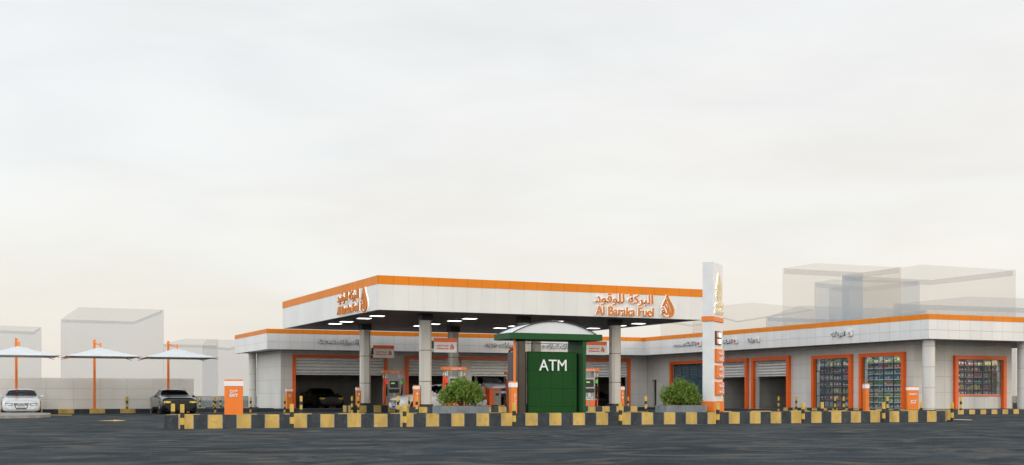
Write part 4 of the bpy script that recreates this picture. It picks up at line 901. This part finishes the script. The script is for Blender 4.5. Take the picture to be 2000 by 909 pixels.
def car(loc, rz, spec, paint, glass, name, label, interior='interior', seats=None, lights='lightW', grille='bars', lift=0.):
    t = thing(name, loc, label, 'car', None, rz)
    tt = np.concatenate([np.linspace(0, .5, 9)[:-1], np.linspace(.5, 4.2, 38)[:-1], np.linspace(4.2, 4.7, 6)]); g = {k: [float(hermite(spec['T'], spec[k], x)) for x in tt] for k in ('z0', 'zs', 'zr', 'w', 'wr', 'wc')}
    rings = []
    for i, x in enumerate(tt):
        z0, zs, zr, w, wr, wc = (g[k][i] for k in ('z0', 'zs', 'zr', 'w', 'wr', 'wc')); h = zr - zs
        half = [(0, z0), (w * .8, z0), (w * .96, z0 + .06), (w * .995, z0 + .22 * (zs - z0) + .05), (w, z0 + .62 * (zs - z0)), (w * .975, zs - .04), (wc + .02, zs), (wc - .01, zs + min(.02, h * .2)),
                (wc + (wr - wc) * .5, zs + h * .5), (wr + .01, zr - min(.06, h * .25)), (wr - .06, zr - .012), (wr * .5, zr - .002), (0, zr)]
        rings.append([(a, x, z) for a, z in half] + [(-a, x, z) for a, z in half[-2:0:-1]])
    n = len(rings[0]); N_ = len(tt)
    def col_faces(cond): return [(i, k) for i in range(N_ - 1) for k in range(n) if cond((tt[i] + tt[i + 1]) / 2, k)]
    wsT, rgT = (1.5, 2.12), (3.25, 4.0)
    ws = set(col_faces(lambda x, k: wsT[0] < x < wsT[1] and k in (9, 10, 11, 12, 13, 14)))
    rg = set(col_faces(lambda x, k: rgT[0] < x < rgT[1] and k in (9, 10, 11, 12, 13, 14)))
    sw = set(col_faces(lambda x, k: 1.75 < x < 3.55 and k in (7, 8, 15, 16) and not 2.62 < x < 2.72))
    V = [p for r in rings for p in r]
    fc = lambda i, k: (i * n + k, (i + 1) * n + k, (i + 1) * n + (k + 1) % n, i * n + (k + 1) % n)
    mb = MB(); mb.add(V, [fc(i, k) for i in range(N_ - 1) for k in range(n) if (i, k) not in ws | rg | sw], 0, True); mb.add(V, [tuple(range(n))[::-1], tuple((N_ - 1) * n + k for k in range(n))])
    fixn(mb.build('body', M[paint], t))
    def patch(cells, nm, m, off=.004):
        mb = MB(); used = sorted({j for c in cells for j in fc(*c)}); mp = {j: a for a, j in enumerate(used)}
        vv = []
        for j in used:
            p = Vector(V[j]); c = Vector((0, p.y, .6)); q = p + (p - c).normalized() * off; vv.append(q)
        mb.add(vv, [tuple(mp[j] for j in fc(*c)) for c in cells], 0, True); return mb.build(nm, m, t)
    patch(ws, 'windscreen', M[glass]); patch(rg, 'rear_window', M[glass])
    patch({c for c in sw if c[1] in (7, 8)}, 'side_window', M[glass]); patch({c for c in sw if c[1] in (15, 16)}, 'side_window', M[glass])
    # lights
    for ks in ((4, 5), (18, 19)):
        ks = (4,) if ks[0] == 4 else (n - 5,)
        cells = {(i, k) for i in range(N_ - 1) for k in ks if tt[i] > 4.35 and tt[i] < 4.62}; patch(cells, 'tail_light', M['tailred'], .008)
    # interior floor / dash / seats
    MB().box(-.78, .78, 1.25, 4.1, .3, .72).build('cabin', M[interior], t)
    MB().box(-.7, .7, 1.5, 1.8, .72, .93).build('dashboard', M[interior], t, bevel=.03)
    for sx in (-.38, .38):
        q = MB().box(sx - .24, sx + .24, 2.35, 2.52, .72, 1.08).build('seat', M[seats or interior], t, bevel=.05); MB().box(sx - .13, sx + .13, 2.38, 2.48, 1.10, 1.24).build('headrest', M[seats or interior], q, bevel=.03)
    w1 = g['w'][12]
    for y in (.92, 3.7):
        for sx in (-1, 1):
            xo = sx * (.93 + .006); xi = sx * .70
            a = MB().cylx(sx * .70, sx * .9345, y, .345, .385, n=28).build('wheel_arch', M['rubber'], t)
            wl = MB().cylx(min(xi, xo * 1.012), max(xi, xo * 1.012), y, .335, .335, n=28).build('wheel', M['rubber'], t, bevel=.02)
            mb = MB(); xa = sx * .948
            mb.cylx(min(xa - sx * .01, xa), max(xa - sx * .01, xa), y, .335, .06, n=12)
            for s_ in range(5):
                a_ = s_ * 2 * math.pi / 5 + .3; c, s2 = math.cos(a_), math.sin(a_); pc, ps = -s2 * .035, c * .035
                q = [(y + .04 * c + pc, .335 + .04 * s2 + ps), (y + .23 * c + pc * .8, .335 + .23 * s2 + ps * .8), (y + .23 * c - pc * .8, .335 + .23 * s2 - ps * .8), (y + .04 * c - pc, .335 + .04 * s2 - ps)]
                mb.add([(xa, a1, b1_) for a1, b1_ in q] + [(xa - sx * .02, a1, b1_) for a1, b1_ in q], [(0, 1, 2, 3), (4, 7, 6, 5), (0, 4, 5, 1), (1, 5, 6, 2), (2, 6, 7, 3), (3, 7, 4, 0)])
            m_ = 24; rg_ = [(math.cos(2 * math.pi * k / m_), math.sin(2 * math.pi * k / m_)) for k in range(m_)]
            vv = [(xa, y + r_ * c, .335 + r_ * s2) for r_ in (.215, .245) for c, s2 in rg_]; mb.add(vv, [(k, (k + 1) % m_, m_ + (k + 1) % m_, m_ + k) for k in range(m_)])
            mb.build('rim', M['chrome'], wl)
    zb = g['zs'][14]
    for sx in (-1, 1):
        mr_ = MB().box(min(sx * .93, sx * 1.10), max(sx * .93, sx * 1.10), 1.72, 1.84, .90, 1.02).build('door_mirror', M[paint], t, bevel=.035)
        MB().box(min(sx * .84, sx * .94), max(sx * .84, sx * .94), 1.76, 1.80, .90, .93).build('mirror_arm', M['black'], mr_)
    # front end
    zl = spec['zs'][0]; wn_ = spec['w'][0]
    for sx in (-1, 1):
        for nm, m_l, gr_, yo in (('headlight_surround', 'black', .018, 0.), ('headlight', lights, 0., -.014)):
            pt = [(wn_ * .60, zl - .06), (wn_ * .62, zl + .01), (wn_ * 1.0, zl + .035), (wn_ * 1.09, zl + .0), (wn_ * 1.06, zl - .075), (wn_ * .8, zl - .085)]
            cxx = sum(p[0] for p in pt) / 6; czz = sum(p[1] for p in pt) / 6
            pt = [(a + (gr_ if a > cxx else -gr_), b + (gr_ if b > czz else -gr_)) for a, b in pt]
            dep = lambda a: max(0., a - wn_ * .88) * .35
            mb = MB(); mb.add([(sx * a, -.018 + yo + dep(a), b) for a, b in pt] + [(sx * a, .10 + dep(a), b) for a, b in pt], [tuple(range(6))] + [(q, (q + 1) % 6, 6 + (q + 1) % 6, 6 + q) for q in range(6)])
            fixn(mb.build(nm, M[m_l], t))
    zc0, zc1 = spec['z0'][0], spec['zs'][0]
    if grille == 'bars':
        mb = MB(); v = [(-.36, zc1 + .03), (.36, zc1 + .03), (.29, .38), (.23, .30), (-.23, .30), (-.29, .38)]
        mb.add([(a, -.012, b) for a, b in v] + [(a, .03, b) for a, b in v], [tuple(range(6))] + [(i, (i + 1) % 6, 6 + (i + 1) % 6, 6 + i) for i in range(6)])
        gr = mb.build('grille', M['black'], t); mb = MB()
        for k in range(-5, 6): mb.box(k * .058 - .008, k * .058 + .008, -.026, -.013, .33 if abs(k) < 4 else .46, zc1 + .015)
        mb.build('grille_bars', M['chrome'], gr)
        mb = MB()
        for k in range(4):
            cx = -.105 + k * .07; mb.tube([(cx + .048 * math.cos(a), -.034, .555 + .048 * math.sin(a)) for a in np.linspace(0, 2 * math.pi, 17)], .008, n=6)
        mb.build('badge', M['chrome'], gr)
        pl = MB().box(-.26, .26, -.04, -.027, .385, .475).build('number_plate', M['white'], t)
        mb = MB(); [mb.box(-.19 + k * .048, -.16 + k * .048, -.044, -.041, .41, .45) for k in range(8)]; mb.build('plate_marks', M['black'], pl)
        for sx in (-1, 1):
            mb = MB(); v = [(sx * .42, .33), (sx * .78, .30), (sx * .80, .40), (sx * .44, .42)]
            mb.add([(a, -.006 + (abs(a) - .42) * .28, b) for a, b in v] + [(a, .2, b) for a, b in v], [(0, 1, 2, 3), (0, 1, 5, 4), (1, 2, 6, 5), (2, 3, 7, 6), (3, 0, 4, 7)])
            fixn(mb.build('air_intake', M['black'], t))
            mb = MB(); aa = np.linspace(0, 2 * math.pi, 15)[:-1]; mb.add([(sx * .71 + .045 * math.cos(a), .055, .36 + .045 * math.sin(a)) for a in aa] + [(sx * .71 + .045 * math.cos(a), .12, .36 + .045 * math.sin(a)) for a in aa], [tuple(range(14))] + [(i, (i + 1) % 14, 14 + (i + 1) % 14, 14 + i) for i in range(14)])
            mb.build('fog_lamp', M['lightW'], t)
    else:
        mb = MB(); v = [(-.50, zc1 - .02), (-.42, zc1 + .05), (.42, zc1 + .05), (.50, zc1 - .02), (.52, zc1 - .16), (-.52, zc1 - .16)]
        mb.add([(a, -.01, b) for a, b in v] + [(a, .04, b) for a, b in v], [tuple(range(6))] + [(i, (i + 1) % 6, 6 + (i + 1) % 6, 6 + i) for i in range(6)])
        gr = mb.build('grille', M['black'], t); mb = MB(); [mb.box(-.46, .46, -.018, -.011, zc1 - .13 + k * .045, zc1 - .122 + k * .045) for k in range(4)]; mb.build('grille_bars', M['rubber'], gr)
        MB().box(-.62, .62, -.02, .05, .22, .34).build('air_intake', M['rubber'], t, bevel=.02)
        MB().box(-.7, .7, -.03, .3, .16, .19).build('front_splitter', M['rubber'], t, bevel=.01)
    mb = MB().box(-.42, .42, .6, 1.2, .84, .885).build('bonnet_scoop', M[paint], t, bevel=.03) if grille == 'wide' else None
    return t
xw, yw = atd(41.5, 62.0)
car((xw, yw, 0), R(-3), COUPE, 'paintW', 'cargl', 'parked_car', 'white coupe with red seats parked under the leftmost sunshade', 'interiorL', 'seat')
xk, yk = atd(352, 65.2)
car((xk, yk, 0), R(0), MUSCLE, 'paintK', 'carglD', 'parked_car', 'glossy black coupe with amber headlights parked under the rightmost sunshade', lights='lightY', grille='wide')
xd, yd = atd(648, 83.8)
car((xd, yd, .15), R(2), MUSCLE, 'paintK', 'carglD', 'parked_car', 'black coupe standing in the dark car wash bay', lights='lightY', grille='wide')
pc = car((22.75, 64.6, 0), R(-90), SEDAN, 'paintB', 'carglD', 'parked_car', 'white sedan stopped at the fuel pumps, nose towards the left', grille='bars'); pc.scale = (1.14, 1.14, 1.14)
xs, ys_ = atd(944, 88.2)
t = car((xs, ys_ - 3.5, .82), R(0), HATCH, 'paintS', 'carglD', 'raised_car', 'silver car raised on a lift in the oiling bay', grille='wide')
mbl = thing('car_lift', (xs, ys_ - 3.5, .05), 'dark two-post lift holding the silver car in the oiling bay', 'car lift')
for sx in (-1, 1): MB().box(sx * 1.15 - .1, sx * 1.15 + .1, 2.2, 2.5, 0, 2.4).build('post', M['steel'], mbl); MB().box(min(sx * .5, sx * 1.1), max(sx * .5, sx * 1.1), 2.3, 2.42, .85, .93).build('arm', M['steel'], mbl)
xq, _ = onY(1176, 83)
car((xq, 82.6, .05), R(-6), MUSCLE, 'paintK', 'carglD', 'parked_car', 'black car in the dark bay seen past the right side of the kiosk', grille='wide')

# ================================================================ DISTANT HAZY BLOCKS
def ghost(dn, pts, m, rim, label):
    """pts: near, left, far, right roof corners in the photo; near corner at distance dn"""
    k = (HY - pts[0][1]) * dn; Z = EYE + k / F
    c = [Vector(atd(px, k / (HY - py))) for px, py in pts]; L = c[0]
    t = thing('office_block', (L.x, L.y, 0), label, 'building', 'pale see-through blocks on the horizon')
    q = [(p.x - L.x, p.y - L.y) for p in c]
    mb = MB(); mb.add([(x, y, 0) for x, y in q] + [(x, y, Z) for x, y in q], [(i, (i + 1) % 4, 4 + (i + 1) % 4, 4 + i) for i in range(4)]); mb.build('walls', m, t)
    cen = Vector((sum(x for x, _ in q) / 4, sum(y for _, y in q) / 4)); qi = [(x + (cen.x - x) * .03, y + (cen.y - y) * .03) for x, y in q]
    mb = MB(); h = rim * dn / F
    mb.add([(x, y, Z - h) for x, y in qi] + [(x, y, Z - .05) for x, y in qi], [(i, (i + 1) % 4, 4 + (i + 1) % 4, 4 + i) for i in (1, 2)]); mb.build('roof_rim', M['ghostR'], t)
    mb = MB(); mb.add([(x, y, Z - .06) for x, y in q], [(0, 1, 2, 3)]); mb.build('roof', M['ghostT'], t)
    return t
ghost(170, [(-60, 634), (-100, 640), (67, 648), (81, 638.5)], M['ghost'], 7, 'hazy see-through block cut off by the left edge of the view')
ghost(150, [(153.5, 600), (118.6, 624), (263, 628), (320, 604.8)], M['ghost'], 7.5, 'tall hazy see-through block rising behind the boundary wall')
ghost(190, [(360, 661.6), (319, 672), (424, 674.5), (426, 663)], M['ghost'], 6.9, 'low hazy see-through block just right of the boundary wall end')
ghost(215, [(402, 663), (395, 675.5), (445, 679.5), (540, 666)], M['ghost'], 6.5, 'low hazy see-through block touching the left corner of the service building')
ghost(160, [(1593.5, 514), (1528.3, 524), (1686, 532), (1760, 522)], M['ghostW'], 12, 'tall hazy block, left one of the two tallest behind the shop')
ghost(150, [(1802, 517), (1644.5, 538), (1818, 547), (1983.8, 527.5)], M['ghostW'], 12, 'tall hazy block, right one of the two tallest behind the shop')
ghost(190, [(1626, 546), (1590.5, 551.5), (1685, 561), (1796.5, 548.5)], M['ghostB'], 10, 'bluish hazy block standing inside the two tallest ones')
ghost(155, [(1649, 535), (1644.8, 539), (1682, 542), (1685.5, 534)], M['ghostB'], 8, 'narrow bluish hazy tower where the two tallest blocks overlap')  # added volume that deepens the tint where the see-through blocks overlap
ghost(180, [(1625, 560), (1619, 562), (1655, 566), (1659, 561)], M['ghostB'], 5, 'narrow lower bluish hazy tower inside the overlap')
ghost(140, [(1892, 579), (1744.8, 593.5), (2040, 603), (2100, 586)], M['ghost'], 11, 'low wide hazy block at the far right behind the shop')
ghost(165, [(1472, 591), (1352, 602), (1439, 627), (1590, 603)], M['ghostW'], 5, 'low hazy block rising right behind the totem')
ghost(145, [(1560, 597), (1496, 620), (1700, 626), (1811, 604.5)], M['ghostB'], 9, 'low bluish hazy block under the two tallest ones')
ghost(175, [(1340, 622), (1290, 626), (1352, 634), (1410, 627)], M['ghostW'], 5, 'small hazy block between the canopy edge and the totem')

# ================================================================ SKY, SUN, CAMERA
SAZ = R(25 + 106)      # compass bearing of the sun from +Y towards +X
SEL = R(24)
sund = Vector((math.sin(SAZ) * math.cos(SEL), math.cos(SAZ) * math.cos(SEL), math.sin(SEL)))
wd = bpy.data.worlds.new('World'); S.world = wd; wd.use_nodes = True; nt = wd.node_tree; nt.nodes.clear(); nn = nt.nodes.new; lk = nt.links.new
out = nn('ShaderNodeOutputWorld'); bg = nn('ShaderNodeBackground'); bg2 = nn('ShaderNodeBackground'); ads = nn('ShaderNodeAddShader')
sky = nn('ShaderNodeTexSky'); sky.sky_type = 'NISHITA'; sky.sun_disc = False; sky.sun_elevation = SEL; sky.sun_rotation = SAZ; sky.dust_density = 4; lk(sky.outputs[0], bg.inputs[0]); bg.inputs[1].default_value = .05
tc = nn('ShaderNodeTexCoord'); sp = nn('ShaderNodeSeparateXYZ'); lk(tc.outputs['Generated'], sp.inputs[0])
# cloud field: streaks on a plane high above, plus a soft vertical tint
mp = nn('ShaderNodeMapping'); mp.inputs['Scale'].default_value = (1.2, 1.2, 5.0); mp.inputs['Rotation'].default_value = (0, R(12), 0); lk(tc.outputs['Generated'], mp.inputs['Vector'])
n1 = nn('ShaderNodeTexNoise'); n1.inputs['Scale'].default_value = 1.9; n1.inputs['Detail'].default_value = 6; n1.inputs['Roughness'].default_value = .48; n1.inputs['Distortion'].default_value = .7; lk(mp.outputs[0], n1.inputs['Vector'])
am = nn('ShaderNodeMath'); am.operation = 'MULTIPLY_ADD'; am.inputs[1].default_value = .62; am.inputs[2].default_value = -.31; lk(n1.outputs['Fac'], am.inputs[0])
az_ = nn('ShaderNodeMath'); az_.operation = 'ADD'; lk(sp.outputs['Z'], az_.inputs[0]); lk(am.outputs[0], az_.inputs[1])
cr = nn('ShaderNodeValToRGB'); e = cr.color_ramp.elements; e[0].position = 0.; e[0].color = (.785, .735, .67, 1); e[1].position = 1.; e[1].color = (.50, .56, .62, 1)
for p, c in ((.05, (.79, .745, .685)), (.12, (.79, .76, .71)), (.19, (.785, .765, .725)), (.26, (.775, .765, .735)), (.34, (.77, .755, .72)), (.5, (.70, .705, .695))):
    q = e.new(p); q.color = (*c, 1)
lk(az_.outputs[0], cr.inputs[0])
n2 = nn('ShaderNodeTexNoise'); n2.inputs['Scale'].default_value = 4.5; n2.inputs['Detail'].default_value = 5; n2.inputs['Distortion'].default_value = .5; lk(mp.outputs[0], n2.inputs['Vector'])
m2 = nn('ShaderNodeMapRange'); m2.inputs['From Min'].default_value = .3; m2.inputs['From Max'].default_value = .7; m2.inputs['To Min'].default_value = .95; m2.inputs['To Max'].default_value = 1.035; lk(n2.outputs['Fac'], m2.inputs['Value'])
vs = nn('ShaderNodeVectorMath'); vs.operation = 'SCALE'; lk(cr.outputs[0], vs.inputs[0]); lk(m2.outputs[0], vs.inputs['Scale'])
# sky made brighter out of view, to lighten the shaded west and south faces
dt = nn('ShaderNodeVectorMath'); dt.operation = 'DOT_PRODUCT'; lk(tc.outputs['Generated'], dt.inputs[0]); dt.inputs[1].default_value = (-.93, -.36, 0)   # centre of the added brightness, west and behind the camera
mr = nn('ShaderNodeMapRange'); mr.interpolation_type = 'SMOOTHSTEP'; mr.inputs['From Min'].default_value = -.42; mr.inputs['From Max'].default_value = .55; mr.inputs['To Min'].default_value = 0.98; mr.inputs['To Max'].default_value = 2.2; lk(dt.outputs['Value'], mr.inputs['Value'])
vs2 = nn('ShaderNodeVectorMath'); vs2.operation = 'SCALE'; lk(vs.outputs[0], vs2.inputs[0]); lk(mr.outputs[0], vs2.inputs['Scale']); lk(vs2.outputs[0], bg2.inputs[0]); bg2.inputs[1].default_value = 1.03
lk(bg.outputs[0], ads.inputs[0]); lk(bg2.outputs[0], ads.inputs[1]); lk(ads.outputs[0], out.inputs[0])
L = bpy.data.lights.new('sun', 'SUN'); L.energy = .42; L.angle = R(14); L.color = (1, .9, .76); lo = bpy.data.objects.new('sun', L); COL.objects.link(lo)
lo.rotation_euler = sund.to_track_quat('Z', 'Y').to_euler(); lo.location = (0, -20, 40)
cam = bpy.data.cameras.new('camera'); co = bpy.data.objects.new('camera', cam); COL.objects.link(co); S.camera = co
co.location = (0, 0, EYE); co.rotation_euler = (R(90), 0, R(-25)); cam.sensor_width = 36; cam.lens = F * 36 / 2000; cam.shift_y = (HY - 454.5) / 2000; cam.clip_start = .1; cam.clip_end = 6000
S.view_settings.view_transform = 'Standard'; S.view_settings.look = 'None'; S.view_settings.gamma = 1; S.view_settings.exposure = 0
S.render.film_transparent = False
S.cycles.max_bounces = 8; S.cycles.transparent_max_bounces = 40; S.cycles.use_denoising = True
